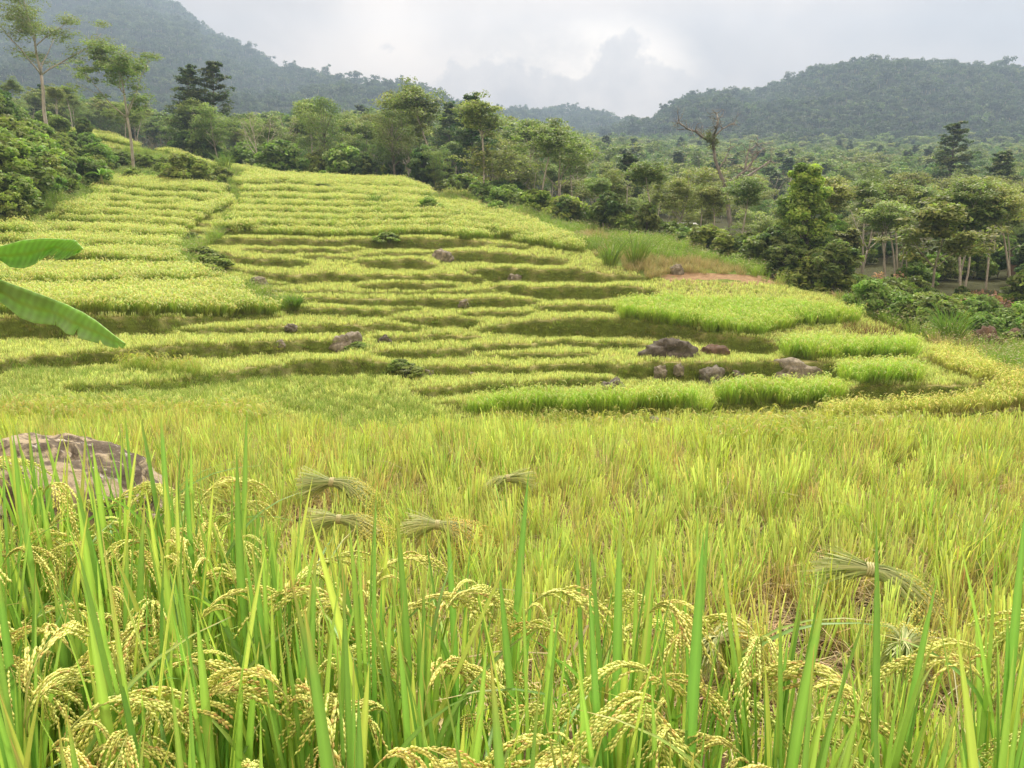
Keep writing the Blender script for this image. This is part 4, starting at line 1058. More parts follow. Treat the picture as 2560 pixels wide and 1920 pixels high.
def sheaf(label, X, Y, ang, size, seed, droop=1.0):
    r = np.random.default_rng(seed); u, s = px2us(X, Y); zt = -2.20; y = zt/s; x = u*y
    st, hd, tb = MB(), MB(), MB(); n = 190
    a = r.uniform(0, 2*PI, n); q = np.sqrt(r.uniform(0.05, 1, n)); ca, sa = np.cos(a)*q, np.sin(a)*q
    Lc = r.uniform(0.17, 0.25, n); Lh = r.uniform(0.22, 0.34, n)
    t = np.linspace(-1, 1, 9)[None, :]
    xx = np.where(t < 0, t*Lc[:, None], t*Lh[:, None])
    fan = 0.030 + np.where(t < 0, 0.115*np.abs(t)**1.1, 0.15*t**1.2)
    yy_ = ca[:, None]*fan; zz_ = sa[:, None]*fan*0.8 - np.where(t > 0, 0.20*droop*t**2.2, 0.05*t**2)
    P = np.stack([xx, yy_, zz_], -1) + r.normal(0, 1, (n, 1, 3))*np.abs(t)[..., None]**1.5*0.034
    S = np.stack([r.normal(0, .2, n), np.cos(a+1.5), np.sin(a+1.5)], -1)[:, None].repeat(9, 1)
    mix = r.uniform(0, 1, (n, 1, 1)); tc = t[..., None]
    c = np.where(tc < -0.55, 0.65, 1.0)*0 + (np.array((0.30, 0.37, 0.15))*(1-mix) + np.array((0.62, 0.62, 0.30))*mix)*np.ones_like(tc)
    st.strips(P, unit(S), r.uniform(0.004, 0.009, (n, 1)), c*np.ones((n, 9, 3)))
    for i in range(n):
        if r.uniform() < 0.15: continue
        p = P[i, -1] + 0; d = unit(P[i, -1] - P[i, -3] + np.array([0, 0, -0.02])); L = r.uniform(0.16, 0.30); k = 26
        tt = np.linspace(-0.6, 1, k)[:, None]; G = p + d*L*tt + np.array([0, 0, -1])*(L*0.55*np.clip(tt, 0, 1)**2) + r.normal(0, 0.006, (k, 3))
        dd = unit(d + np.array([0, 0, -1.0])*np.clip(tt, 0, 1) + r.normal(0, 0.35, (k, 3)))
        grains(hd, G, dd, 0.014, 0.0046, (0.85, 0.74, 0.26), r)
    tt = np.linspace(0, 2*PI, 17)
    for k in range(3):
        tb.tube(np.stack([-0.012 + 0.012*k + 0.004*np.sin(3*tt), 0.036*np.cos(tt), 0.032*np.sin(tt)], -1), 0.006, (0.62, 0.58, 0.32), 5)
    o = thing('rice_sheaf', label, 'sheaf', (x, y, zt), ang, 'tied sheaves laid on the stubble', size*1.18)
    st.obj('stalks', M_SHEAF, o); hd.obj('grain_heads', M_SHEAF, o, smooth=True); tb.obj('tie_band', M_SHEAF, o)
    KEEP_OUT.append((x, y, 0.17*size)); KEEP_OUT.append((x, y - 0.20, 0.12))
sheaf('tied rice sheaf lying farthest left on the stubble, heads hanging to the right', 831, 1206, -0.15, 1.0, 1)
sheaf('tied rice sheaf directly in front of the farthest left sheaf, partly behind tall leaves', 848, 1298, -0.1, 0.85, 2, 0.7)
sheaf('tied rice sheaf with straw fanned both ways in the middle, right of two stacked ones', 1095, 1312, -0.2, 0.85, 3, 0.7)
sheaf('small dark shaded sheaf with its heads hanging down to the left', 1268, 1196, PI+0.35, 0.80, 4, 1.4)
sheaf('longest sheaf at right with green cut ends up left and heads sagging right', 2176, 1424, -0.45, 1.12, 5, 1.3)
sheaf('sheaf with pale green cut ends spread towards the viewer below the longest sheaf', 2262, 1612, 0.95, 0.80, 6, 0.8)
sheaf('sheaf with dark green cut ends facing the viewer beside bare mud', 1788, 1596, 0.75, 0.80, 7, 0.9)
# ------------------------------------------------------------------ the harvested paddy in front
def near_stubble():
    r = np.random.default_rng(5); metas = []
    for i in range(12):
        m = MB(); k = i % 4
        if k == 0:      # bright bundle of freshly cut sheaths
            blades(m, 32, 0.050, (0.32, 0.56), (0.006, 0.0125), (0.0, 0.18), (0.0, 0.05), (0.38, 0.35, 0.14), (0.66, 0.74, 0.25), r, 4, cut=True, cvar=0.14, tw=1.5)
            blades(m, 10, 0.065, (0.25, 0.46), (0.004, 0.007), (0.02, 0.5), (0.0, 0.2), (0.50, 0.40, 0.20), (0.70, 0.62, 0.30), r, 3, cut=True, cvar=0.22)
        elif k == 1:    # dry brown clump
            blades(m, 24, 0.060, (0.22, 0.48), (0.005, 0.010), (0.02, 0.40), (0.0, 0.15), (0.34, 0.25, 0.12), (0.64, 0.54, 0.28), r, 4, cut=True, cvar=0.22, tw=1.5)
            blades(m, 9, 0.05, (0.28, 0.5), (0.006, 0.010), (0.0, 0.2), (0.0, 0.1), (0.44, 0.38, 0.15), (0.62, 0.62, 0.20), r, 4, cut=True)
        elif k == 2:    # mixed with green regrowth
            blades(m, 28, 0.055, (0.28, 0.50), (0.005, 0.010), (0.0, 0.24), (0.0, 0.08), (0.38, 0.33, 0.15), (0.56, 0.64, 0.22), r, 4, cut=True, cvar=0.2, tw=1.5)
            blades(m, 10, 0.05, (0.38, 0.66), (0.006, 0.011), (0.02, 0.3), (0.0, 0.35), (0.26, 0.36, 0.07), (0.34, 0.54, 0.09), r, 6, droop=0.12)
        else:
            blades(m, 30, 0.058, (0.26, 0.52), (0.005, 0.010), (0.0, 0.27), (0.0, 0.10), (0.35, 0.31, 0.13), (0.56, 0.67, 0.20), r, 4, cut=True, cvar=0.2, tw=1.5)
            blades(m, 4, 0.05, (0.50, 0.72), (0.008, 0.013), (0.02, 0.25), (0.0, 0.2), (0.40, 0.42, 0.09), (0.66, 0.72, 0.14), r, 5, droop=0.1)
        blades(m, 18, 0.09, (0.20, 0.50), (0.003, 0.006), (0.25, 1.3), (0.0, 0.7), (0.48, 0.37, 0.21), (0.72, 0.60, 0.37), r, 4, droop=0.6, cvar=0.2)
        metas.append(m.mesh('stubble_clump_mesh', M_RICE))
    SRC['stubble_clump'] = source('stubble_clump', metas)
    P = []; y = 2.30
    while y < 11.9:
        w = 0.95*y + 0.4; xs = np.arange(-w, w, 0.182); P.append(np.stack([xs + r.normal(0, 0.035, len(xs)) + r.uniform(-.05, .05), y + r.normal(0, 0.04, len(xs))], -1)); y += 0.18
    P = np.concatenate(P)
    z = gz(P[:, 0], P[:, 1]); k = (P[:, 1] > near_edge(P[:, 0]) + 0.12) & free_of(P[:, 0], P[:, 1]) & (r.uniform(size=len(P)) < 0.92 + 0.25*vnoise(P[:, 0]*0.8, P[:, 1]*0.8, 73, 2))
    # a few muddy gaps between clumps
    for gx, gy, gr in ((1.20, 3.55, 0.26), (1.75, 3.9, 0.24), (2.25, 3.4, 0.20), (0.75, 3.2, 0.16), (1.6, 4.5, 0.2)): k &= (P[:, 0]-gx)**2 + (P[:, 1]-gy)**2 > gr*gr
    P = P[k]; z = z[k]; n = len(P)
    vis = (np.abs(P[:, 0]/P[:, 1]) < 0.74) & ((P[:, 0] > -0.2) | (P[:, 1] > 3.2)); order = np.argsort(np.where(vis, P[:, 1], 99)); near = order[:300]; rest = order[300:]
    tall = 1 + 0.18*vnoise(P[:, 0]*0.9, P[:, 1]*0.9, 71, 2)
    for i in near:
        o = link_obj('stubble_clump', metas[int(r.integers(12))]); o.location = (P[i, 0], P[i, 1], z[i] - 0.01); s_ = float(r.uniform(0.72, 1.2)*tall[i])
        o.scale = (s_, s_, s_*r.uniform(0.88, 1.12)); o.rotation_euler = (r.normal(0, .07), r.normal(0, .07), r.uniform(0, 6.3))
        tag(o, 'cut yellow green rice clump rooted in the nearer part of the harvested paddy', 'stubble', 'stubble clumps of the near paddy')
    s_ = r.uniform(0.70, 1.18, len(rest))*tall[rest]
    fade = 1 - 0.25*smooth01((P[rest, 1]-8)/4)
    scatter('paddy_stubble', SRC['stubble_clump'], np.column_stack([P[rest], z[rest] - 0.01]), s_*fade, r=r, tilt=0.13)
    q = np.stack([r.uniform(-9, 9, 2600), r.uniform(2.2, 11, 2600)], -1); q = q[np.abs(q[:, 0]) < 0.95*q[:, 1] + .4]
    scatter('fallen_straw', SRC['straw_litter'], np.column_stack([q, gz(q[:, 0], q[:, 1])]), r.uniform(0.6, 1.3, len(q)), r=r, tilt=0.1)
    # green rice and weeds left standing toward the back of the paddy
    q = np.stack([r.uniform(-11, 11, 2600), r.uniform(8.2, 12.5, 2600)], -1); q = q[(np.abs(q[:, 0]) < 0.9*q[:, 1]) & free_of(q[:, 0], q[:, 1])]
    keep = vnoise(q[:, 0]*0.5, q[:, 1]*0.5, 81, 3) + (q[:, 1]-10.2)*0.35 + np.clip(q[:, 0]*0.06, -.3, .5) > 0; q = q[keep]
    scatter('standing_rice_patch', SRC['field_rice'], np.column_stack([q, gz(q[:, 0], q[:, 1])]), r.uniform(0.55, 0.85, len(q)), r=r)
near_stubble()
# ------------------------------------------------------------------ ripe rice plants in front
M_BLADE = leaf_mat('blade', 0.40, 0.42, 0.35, 0.16, hue=0.02)
M_GRAIN = leaf_mat('grain', 0.12, 0.6, 0.2, 0.14)
def leaf_blades(mb, n, r, R=0.05):
    az = r.uniform(0, 2*PI, n); z0 = r.uniform(0.30, 0.66, n); L = r.uniform(0.34, 0.58, n); z0 = np.minimum(z0, 1.10 - L*r.uniform(0.85, 1.0, n))
    tilt = np.abs(r.normal(0, 0.09, n)) + 0.02; curl = np.where(r.uniform(size=n) < 0.10, r.uniform(0.3, 0.8, n), r.uniform(0, 0.08, n))
    seg = 11; t = np.linspace(0, 1, seg)[None, :]
    hx = (np.sin(tilt)[:, None]*t + curl[:, None]*t**2.6*0.8)*L[:, None]; vz = (t*np.cos(tilt)[:, None] - curl[:, None]*0.55*t**3)*L[:, None]
    d = np.stack([np.cos(az), np.sin(az), 0*az], -1); rt = r.uniform(0, R, n)
    P = d[:, None]*(rt[:, None] + hx)[..., None]; P[..., 2] = z0[:, None] + vz
    sa = az + PI/2 + r.normal(0, 0.5, n); tw = r.normal(0, 0.5, n)[:, None]*t
    S = np.stack([np.cos(sa[:, None] + tw), np.sin(sa[:, None] + tw), 0*tw], -1)
    T = unit(np.gradient(P, axis=1)); up = np.cross(T, S)
    W = r.uniform(0.009, 0.0215, n)[:, None]*np.clip((1 - t**3.2)*(0.62 + 0.75*t - 0.3*t*t), 0.03, 1.1)
    kind = r.uniform(0, 1, (n, 1, 1)); c0 = np.array((0.20, 0.36, 0.09)); c1 = np.array((0.34, 0.50, 0.12)); c2 = np.array((0.54, 0.61, 0.16))
    c = np.where(kind < 0.45, c0, np.where(kind < 0.86, c1, c2))*(1 + r.normal(0, 0.10, (n, 1, 1)))
    tip = np.clip((t[..., None]-0.85)/0.15, 0, 1)*(r.uniform(0, 1, (n, 1, 1)) < 0.5)
    c = c*(1-tip) + np.array((0.55, 0.42, 0.15))*tip
    mb.strips(P, S, W, np.clip(c*np.ones((n, seg, 3)), 0, 1), fold=0.24, up=up, mid=1.35)
def panicle_mesh(seed, bend):
    r = np.random.default_rng(seed); m = MB(); n = 12; t = np.linspace(0, 1, n)
    L = 0.19; a = t*bend; dx = np.cumsum(np.sin(0.18 + a))*L/n; dz = np.cumsum(np.cos(0.18 + a))*L/n
    ax = np.stack([dx, 0.01*np.sin(3*t), dz], -1); ax = np.concatenate([[[0, 0, 0]], ax])
    m.tube(ax, np.linspace(0.0016, 0.0006, n+1), (0.42, 0.46, 0.14), 4)
    tang = unit(np.gradient(ax, axis=0))
    for b in range(13):
        k = 1.6 + b*0.76; i = int(min(k, n-1)); p = ax[i] + (ax[min(i+1, n)]-ax[i])*(k-i); d = unit(tang[i] + np.array([r.uniform(0, .25), r.choice([-1, 1])*r.uniform(0.03, 0.42), r.uniform(-.10, .18)]))
        BL = r.uniform(0.10, 0.165)*(1.05 - 0.45*b/13); g = int(BL/0.0046); tt = np.linspace(0.12, 1, g)[:, None]
        Q = p + d*BL*(tt - 0.15*tt**2) + np.array([0.05, 0, -1])*(BL*0.62*tt**1.9)
        m.tube(np.concatenate([[p], Q[::4], [Q[-1]]]), 0.0006, (0.52, 0.54, 0.16), 3, cap=False)
        D = unit(np.gradient(Q, axis=0)); side = unit(np.cross(D, r.normal(0, 1, 3)) + r.normal(0, 0.35, (g, 3)))*np.where(np.arange(g) % 2, 1, -1)[:, None]
        G = Q + side*0.0009; Dg = unit(D + side*0.17 + r.normal(0, 0.05, (g, 3)))
        base = np.array((0.80, 0.83, 0.26)); old = r.uniform() < 0.12
        c = np.where(r.uniform(size=(g, 1)) < (0.4 if old else 0.05), np.array((0.64, 0.48, 0.17)), base)*(1 + r.normal(0, 0.10, (g, 1)))
        grains(m, G, Dg, r.uniform(0.0095, 0.0122, g), r.uniform(0.0018, 0.0023, g), c, r)
    return m.mesh('panicle_mesh', M_GRAIN, smooth=True)
def rice_front():
    r = np.random.default_rng(19)
    fol, stk = [], []
    for i in range(9):
        m = MB(); leaf_blades(m, 19, r); fol.append(m.mesh('rice_foliage_mesh', M_BLADE, smooth=True))
        m = MB(); blades(m, 20, 0.045, (0.55, 0.85), (0.004, 0.0075), (0.0, 0.14), (0.0, 0.08), (0.24, 0.24, 0.07), (0.28, 0.40, 0.06), r, 5, cut=True)
        blades(m, 16, 0.06, (0.25, 0.6), (0.004, 0.008), (0.05, 0.4), (0.0, 0.4), (0.36, 0.27, 0.11), (0.50, 0.42, 0.14), r, 4, droop=0.4)
        stk.append(m.mesh('rice_stalks_mesh', M_BLADE))
    pan = [panicle_mesh(40+i, b) for i, b in enumerate((1.9, 2.3, 2.6, 2.0, 2.75, 1.5, 2.4, 1.7))]
    pts = []
    for _ in range(9000):
        y = r.uniform(0.80, 2.25); x = r.uniform(-2.1, 2.0)
        lim = np.interp(x, [-2.2, -0.75, -0.5, 0.15, 0.45, 0.8, 2.0], [2.3, 2.1, 1.62, 1.50, 1.34, 1.24, 1.32])
        if y > min(lim, near_edge(x) - 0.08) or abs(x) > 0.95*y + 0.25: continue
        dm = 0.115 if x < 0.3 else 0.13
        if all((x-a)**2 + (y-b)**2 > dm*dm for a, b in pts): pts.append((x, y))
        if len(pts) > 290: break
    print('RICE', len(pts))
    for x, y in pts:
        t = thing('rice_plant', 'ripe rice plant with broad upright green leaves and nodding grain heads in the front rows', 'rice plant', (x, y, zz1(x, y) - 0.01), r.uniform(0, 6.3), 'rice plants of the front rows', r.uniform(0.88, 1.05))
        i = int(r.integers(9)); link_obj('foliage', fol[i], t); link_obj('stalks', stk[int(r.integers(9))], t)
        for k in range(int(r.choice([1, 2, 3, 4, 5], p=[.12, .26, .3, .2, .12])) if x < 0.5 else int(r.choice([0, 1, 2, 3], p=[.25, .35, .25, .15]))):
            p = link_obj('panicle', pan[int(r.integers(len(pan)))], t); a = r.uniform(0, 6.3); p.location = (0.035*math.cos(a), 0.035*math.sin(a), r.uniform(0.66, 0.88)); s_ = r.uniform(0.88, 1.2)
            p.rotation_euler = (r.normal(0, 0.12), r.normal(0.05, 0.15), a + r.normal(0, 0.5)); p.scale = (s_,)*3
rice_front()
# ------------------------------------------------------------------ trees that stand out, bushes, huts
def shape_leaf(name, top, bot, y0, y1, parent, cup=0.06):
    """a big soft leaf between an upper and a lower edge; y0..y1 its distance from root to tip"""
    m = MB(); n = 160; t = np.linspace(0, 1, n); rows = 9
    ti = lambda e: (np.interp(t, np.linspace(0, 1, len(e)), [p[0] for p in e]), np.interp(t, np.linspace(0, 1, len(e)), [p[1] for p in e]))
    (ax, ay), (bx, by) = ti(top), ti(bot); V = []; C = []
    tear = sum(dp*np.exp(-((t-t0)/0.007)**2) for t0, dp in ((0.50, 0.5), (0.66, 0.75), (0.79, 0.45), (0.90, 0.6)))
    for k in range(rows):
        f = k/(rows-1); f = f if k < 5 else f - (f-0.5)*tear; X = ax*(1-f) + bx*f; Y = ay*(1-f) + by*f; u, s = px2us(X, Y); d = y0 + (y1-y0)*t + cup*np.cos(PI*(f-0.5))*1.6 + 0.012*np.sin(t*55 + f*3) + 0.25*(f-0.5)
        V.append(np.stack([u*d, d, s*d], -1)); vein = 0.5 + 0.5*np.sin(t*150 + f*9)
        g = np.array((0.42, 0.62, 0.27))[None]*(0.84 + 0.18*vein[:, None])*(1 + 0.10*vnoise(t*14, t*0 + k*0.8, 5, 3)[:, None]); g = g*(1.0 + (0.45 if k in (0, rows-1) else 0) )
        if k == 4: g = g*0 + np.array((0.40, 0.52, 0.18))
        C.append(g)
    V = np.array(V); i = np.arange(rows-1)[:, None]*n; j = np.arange(n-1)[None]
    m.add(V.reshape(-1, 3), np.stack([i+j, i+n+j, i+n+j+1, i+j+1], -1).reshape(-1, 4), None, np.array(C).reshape(-1, 3))
    o = m.obj(name, M_BANANA, parent); md = o.modifiers.new('thickness', 'SOLIDIFY'); md.thickness = 0.004; return o
M_BANANA = leaf_mat('banana_leaf', 0.36, 0.38, 0.4, 0.0, hue=0.0)
def banana_near():
    loc = Vector((-4.75, 5.3, -2.62)); t = thing('banana_plant', 'banana plant reaching in at the left edge with two broad pale green leaves', 'banana plant', loc)
    def rel(o): o.matrix_parent_inverse = __import__('mathutils').Matrix.Translation(-loc)
    tr = MB(); p = np.array([(0, 0, -0.1), (0.05, 0, 0.9), (0.1, 0, 1.7), (0.16, 0, 2.3)]); tr.tube(p, [0.13, 0.11, 0.09, 0.05], (0.25, 0.30, 0.10), 12); tr.obj('trunk', M_BANANA, t)
    a = shape_leaf('leaf', [(-420, 700), (-200, 655), (0, 617), (60, 601), (110, 597), (160, 599), (187, 601), (198, 612), (207, 622)],
                   [(-420, 702), (-200, 700), (0, 650), (25, 668), (60, 671), (95, 656), (122, 634), (138, 648), (160, 648), (190, 636), (207, 623)], 5.3, 5.0, t); rel(a)
    b = shape_leaf('leaf', [(-420, 700), (-200, 690), (0, 700), (60, 722), (115, 742), (165, 762), (205, 781), (240, 803), (280, 835), (312, 859)],
                   [(-420, 704), (-200, 724), (-20, 745), (12, 763), (50, 795), (85, 808), (130, 812), (147, 817), (165, 834), (205, 848), (240, 857), (282, 869), (306, 871), (313, 862)], 5.3, 4.4, t); rel(b)
banana_near()
def banana_plant(label, X, y, H, seed, n=8):
    r = np.random.default_rng(seed); x, yy2, z = at_dist(X, y); t = thing('banana_plant', label, 'banana plant', (x, yy2, z), 0, None)
    m = MB(); m.tube([(0, 0, -.2), (0.03, 0, H*0.3), (0.05, 0, H*0.55)], [0.12, 0.10, 0.06], (0.30, 0.30, 0.12), 8); m.obj('trunk', M_BANANA, t)
    for k in range(n):
        a = k*2.4 + r.normal(0, .3); L = H*r.uniform(0.5, 0.7); tt = np.linspace(0, 1, 9); el = r.uniform(0.5, 1.2)
        P = np.stack([math.cos(a)*L*tt*math.cos(el*0.6), math.sin(a)*L*tt*math.cos(el*0.6), H*0.5 + L*(tt*math.sin(el) - 0.65*tt**2.2)], -1)[None]
        S = np.array([-math.sin(a), math.cos(a), 0.0])[None, None].repeat(9, 1); up = np.array([0, 0, 1.0])
        m = MB(); m.strips(P, S, (H*0.15*np.array([.1, .5, .9, 1, 1, .9, .75, .5, .05]))[None], np.array((0.22, 0.38, 0.08))*r.uniform(.8, 1.3), fold=0.35, up=up); m.obj('leaf', M_BANANA, t)
def heroes():
    def ht(kind, label, X, y, H, seed, rz=0, leaf=1.0, dens=1.0, name=None, cat='tree', sc3=None, bark=None):
        x, y_, z = at_dist(X, y); t = plant_tree(tree_kind(kind, H, seed, leaf, dens, bark), name or kind + '_tree', label, cat, (x, y_, z), rz, 1.0)
        if sc3: t.scale = sc3
        return t
    ht('sparse', 'tallest tree at the upper left, straight trunk with airy vase shaped crown', 150, 84, 16.0, 901, 0.3, 0.8, 2.6)
    ht('sparse', 'second tall airy tree at left, leaning and forked, right of the tallest', 350, 74, 11.6, 902, 1.0, 0.8, 2.4)
    ht('tiered', 'dark conifer like tree with the highest pointed top left of centre', 552, 104, 14.2, 903, 0, 1.1, 1.1)
    ht('tiered', 'shorter dark tiered tree joined to the left side of the pointed one', 500, 103, 12.2, 904, 1, 1.1, 1.0)
    ht('tiered', 'dark tiered tree standing above the canopy at right', 2352, 118, 15.5, 905, 2, 1.4, 1.1)
    ht('tiered', 'small dark tiered tree right of the taller one above the right canopy', 2482, 100, 11.0, 906, 0.5, 1.3, 1.1)
    ht('feathery', 'umbrella shaped tree with many pale forked branches right of the middle crest', 1240, 72, 6.8, 907, 0.5, 0.9, 0.5)
    ht('creeper', 'bright leafy tree wrapped in creepers standing in front of the right wood', 2004, 46, 7.4, 908, 0, 1.0, 1.3, 'creeper_clad_tree')
    ht('creeper', 'lower creeper covered tree leaning against the right side of the tall one', 2085, 49, 4.6, 909, 1, 1.0, 1.0, 'creeper_clad_tree')
    ht('round', 'dark spreading tree cut by the left edge above the bushes', -40, 58, 7.5, 910, 0, 1.0, 1.4)
    ht('round', 'lower dark tree at the left edge in front of the tallest tree', 40, 66, 5.0, 911, 2, 1.0, 1.4)
    ht('slender', 'yellow green crowned little tree beside the creeper clad tree', 2150, 47, 4.4, 912, 2, 1.0, 1.3)
    ht('feathery', 'broad umbrella crowned tree with thick pale trunk in the right wood', 2335, 43, 6.6, 913, 1, 1.0, 1.2)
    ht('slender', 'slim white stemmed tree leaning right in the open wood', 2232, 50, 6.4, 914, 3, 1.0, 1.2)
    ht('slender', 'white stemmed tree near the right edge with a flat crown', 2430, 47, 6.8, 915, 5, 1.0, 1.2)
    # the dead tree that carries an epiphyte
    r = np.random.default_rng(66); x, y, z = at_dist(1815, 76); k = 76/FPX; t = thing('dead_tree', 'bare dead tree with a tuft of epiphytes in its broken top', 'tree', (x, y, z))
    def W(X, Y, dy=0): u, s = px2us(X, Y); return np.array([u*(y+dy) - x, dy, s*(y+dy) - z])
    T, E = MB(), MB()
    tr = [W(1824, 700), W(1822, 640), W(1826, 560), W(1818, 500), W(1812, 462), W(1796, 425), W(1787, 395), W(1783, 360), W(1785, 335)]
    T.tube(tr, np.array([9, 9, 8.5, 8, 7.5, 6, 5.5, 5.5, 6.5])*k*0.68, (0.3,)*3, 7)
    def br(pts, r0):
        P = np.array([W(*p) for p in pts]); T.tube(P, np.linspace(r0, r0*0.35, len(P))*k, (0.3,)*3, 5)
        for q in range(1, len(P)):
            for _ in range(4):
                Q, R_, _d = limb(P[q], r.normal(0, 1, 3)*[1, 0.8, 0.7] + [0, 0, 0.35], r.uniform(18, 48)*k, r0*0.35*k, 0.4*k, r, 5, 0.22); T.tube(Q, R_, (0.3,)*3, 3)
                for _2 in range(2):
                    Q2, R2, _d = limb(Q[int(r.integers(2, 5))], r.normal(0, 1, 3) + [0, 0, .3], r.uniform(8, 24)*k, 0.6*k, 0.3*k, r, 3, 0.2); T.tube(Q2, R2, (0.3,)*3, 3)
    br([(1783, 352), (1760, 345, 1), (1738, 328, 1), (1718, 322, 1), (1696, 304, 2)], 4)
    br([(1785, 338), (1792, 320, -1), (1796, 300, -1), (1792, 284, 0)], 3)
    br([(1787, 340), (1806, 322, 1), (1826, 312, 1)], 2.5)
    br([(1812, 462), (1836, 448, -1), (1862, 428, -1), (1880, 405, 0), (1898, 380, 0)], 5)
    br([(1836, 448, -1), (1870, 440, 0), (1900, 420, 1), (1925, 402, 1)], 4)
    br([(1862, 428, -1), (1866, 400, 0), (1872, 376, 1), (1892, 362, 1)], 3)
    br([(1818, 470), (1850, 490, -1), (1872, 480, -1)], 3); br([(1795, 425), (1812, 400, 1), (1822, 378, 1)], 2.5)
    T.obj('trunk', M_BARK, t)
    C = np.array([W(1778, 345), W(1785, 352), W(1772, 338), W(1780, 362)]); leafcloud(E, C, np.full((4, 3), 15*k), 150, (0.08, 0.2), np.array([G_MID*0.7]*4), r, aspect=0.3, droop=0.6); E.obj('epiphyte', M_LEAF, t)
    # thin bare poles of trees
    for i, (X, y, Y0) in enumerate(((1567, 58, 455), (1586, 60, 520), (1402, 66, 450), (1952, 62, 430), (1640, 66, 500), (2092, 60, 560), (2262, 52, 540), (2280, 51, 545), (700, 86, 352), (716, 87, 350), (1325, 72, 420), (905, 84, 372))):
        xx, y_, z_ = at_dist(X, y); H = px2us(X, Y0)[1]*y_ - z_
        if H < 1: continue
        m = MB(); P, R_, _d = limb((0, 0, -0.3), (r.normal(0, .05), 0, 1), H, 0.055, 0.03, r, 8, 0.03, 0.05); m.tube(P, R_, (.3,)*3, 5)
        for _ in range(5):
            Q, R2, _d = limb(P[int(r.integers(4, 9))], r.normal(0, 1, 3) + [0, 0, .8], 0.6, 0.02, 0.008, r, 4, 0.2); m.tube(Q, R2, (.3,)*3, 3)
        o = m.obj('leafless_tree', M_PALE); o.location = (xx, y_, z_); tag(o, 'thin leafless pale tree stem rising at the edge of the wood', 'tree', 'thin leafless stems')
    # bushes
    SH = [tree_kind('shrub', 2.2, 700+i, 1.5, 1.0) for i in range(5)]
    DK = [tree_kind('round', 2.6, 720+i, 1.0, 0.8) for i in range(2)]
    def bush(X, Y, sc, label, group=None, dark=False, y=None):
        if y is None: x, y, z = on_ground(X, Y)
        else: x, y, z = at_dist(X, y)
        me = (DK if dark else SH)[int(r.integers(2 if dark else 5))]
        t = plant_tree(me, 'shrub', label, 'bush', (x, y, z - 0.1), r.uniform(0, 6.3), sc, group, ('stems', 'foliage')); t.scale = (sc*r.uniform(.9, 1.3), sc*r.uniform(.9, 1.2), sc) if sc > 0.5 or dark else (sc*1.7, sc*1.5, sc*0.8)
    g1 = 'bushes smothering the left slope'
    for _ in range(95):
        X = r.uniform(-120, 250); Y = r.uniform(300, 545)
        if Y > 560 - 0.42*max(0, X) or (X > 150 and Y < 345): continue
        bush(X, Y, r.uniform(0.6, 1.35)*(1.15 if X < 90 else 0.8), 'leafy green bush in the thicket on the slope at the left edge', g1)
    for _ in range(40):
        X = r.uniform(220, 560); Y = r.uniform(365, 462)
        if Y < 330 + 0.17*X: continue
        bush(X, Y, r.uniform(0.35, 0.7), 'low bush on the overgrown bank above the upper left rice rows', 'low bushes above the rice rows')
    bush(470, 462, 1.15, 'rounded dark green bush just above the upper left rice rows', dark=False)
    bush(215, 360, 1.1, 'dark bush beside the trunk of the tallest tree', dark=True)
    for X, Y, s_ in ((585, 560, .3), (470, 600, .32), (500, 650, .45), (530, 668, .42), (512, 690, .38), (1000, 918, .20), (1030, 938, .22), (893, 872, .20), (1075, 538, .6), (1240, 540, .55), (970, 602, .35), (560, 478, .4), (690, 466, .35), (810, 478, .4)):
        bush(X, Y, s_, 'small patch of leafy weeds growing in a gully or bank of the terraces', 'leafy weed patches')
    for _ in range(60):
        X = r.uniform(2120, 2600); Y = np.interp(X, [2120, 2300, 2600], [775, 835, 880]) - r.uniform(0, 42)
        bush(X, Y, r.uniform(0.40, 0.85), 'bush in the dense green belt between the farm and the right wood', 'bushes of the right belt')
    for _ in range(46):
        X = r.uniform(1250, 2130); y = crest_y((X-1280)/FPX) + r.uniform(2.5, 9)
        bush(X, 0, r.uniform(0.7, 1.25), 'undergrowth bush at the foot of the wood behind the grassy knoll', 'undergrowth behind the knoll', dark=r.uniform() < .4, y=y)
    for _ in range(60):
        X = r.uniform(480, 1300); y = crest_y((X-1280)/FPX) + r.uniform(5, 22)
        bush(X, 0, r.uniform(1.0, 1.9), 'undergrowth bush at the foot of the wood behind the top terraces', 'undergrowth behind the top terraces', dark=r.uniform() < .5, y=y)
    for _ in range(52):
        X = r.uniform(2040, 2700); y = r.uniform(44, 95)
        bush(X, 0, r.uniform(0.5, 1.2), 'scattered undergrowth bush among the stems of the open right wood', 'undergrowth of the right wood', dark=r.uniform() < .4, y=y)
    # tall grass tussocks
    for X, Y, H, label in ((562, 432, 2.6, 'tall reed tussock on the brow above the left rice rows'), (1525, 668, 2.0, 'tall blue green grass tussock at the right end of the terraces, left one'), (1590, 664, 2.4, 'tallest grass tussock at the right end of the terraces'), (2375, 860, 2.0, 'bright green grass tussock in the right bushy belt'), (575, 730, 0.9, 'low green tussock in the gully beside the left rice'), (738, 775, 0.9, 'wide green tussock left of the central stubble'), (940, 520, 1.3, 'blue green tussock on the far side of the upper right rice')):
        x, y, z = on_ground(X, Y); m = MB(); blades(m, 150, 0.28*H/1.6, (H*0.5, H), (0.02, 0.045), (0.05, 0.45), (0, 0.5), OL, np.array((0.16, 0.29, 0.06)), r, 6, droop=0.25)
        o = m.obj('grass_tussock', M_RICE); o.location = (x, y, z); tag(o, label, 'grass tussock')
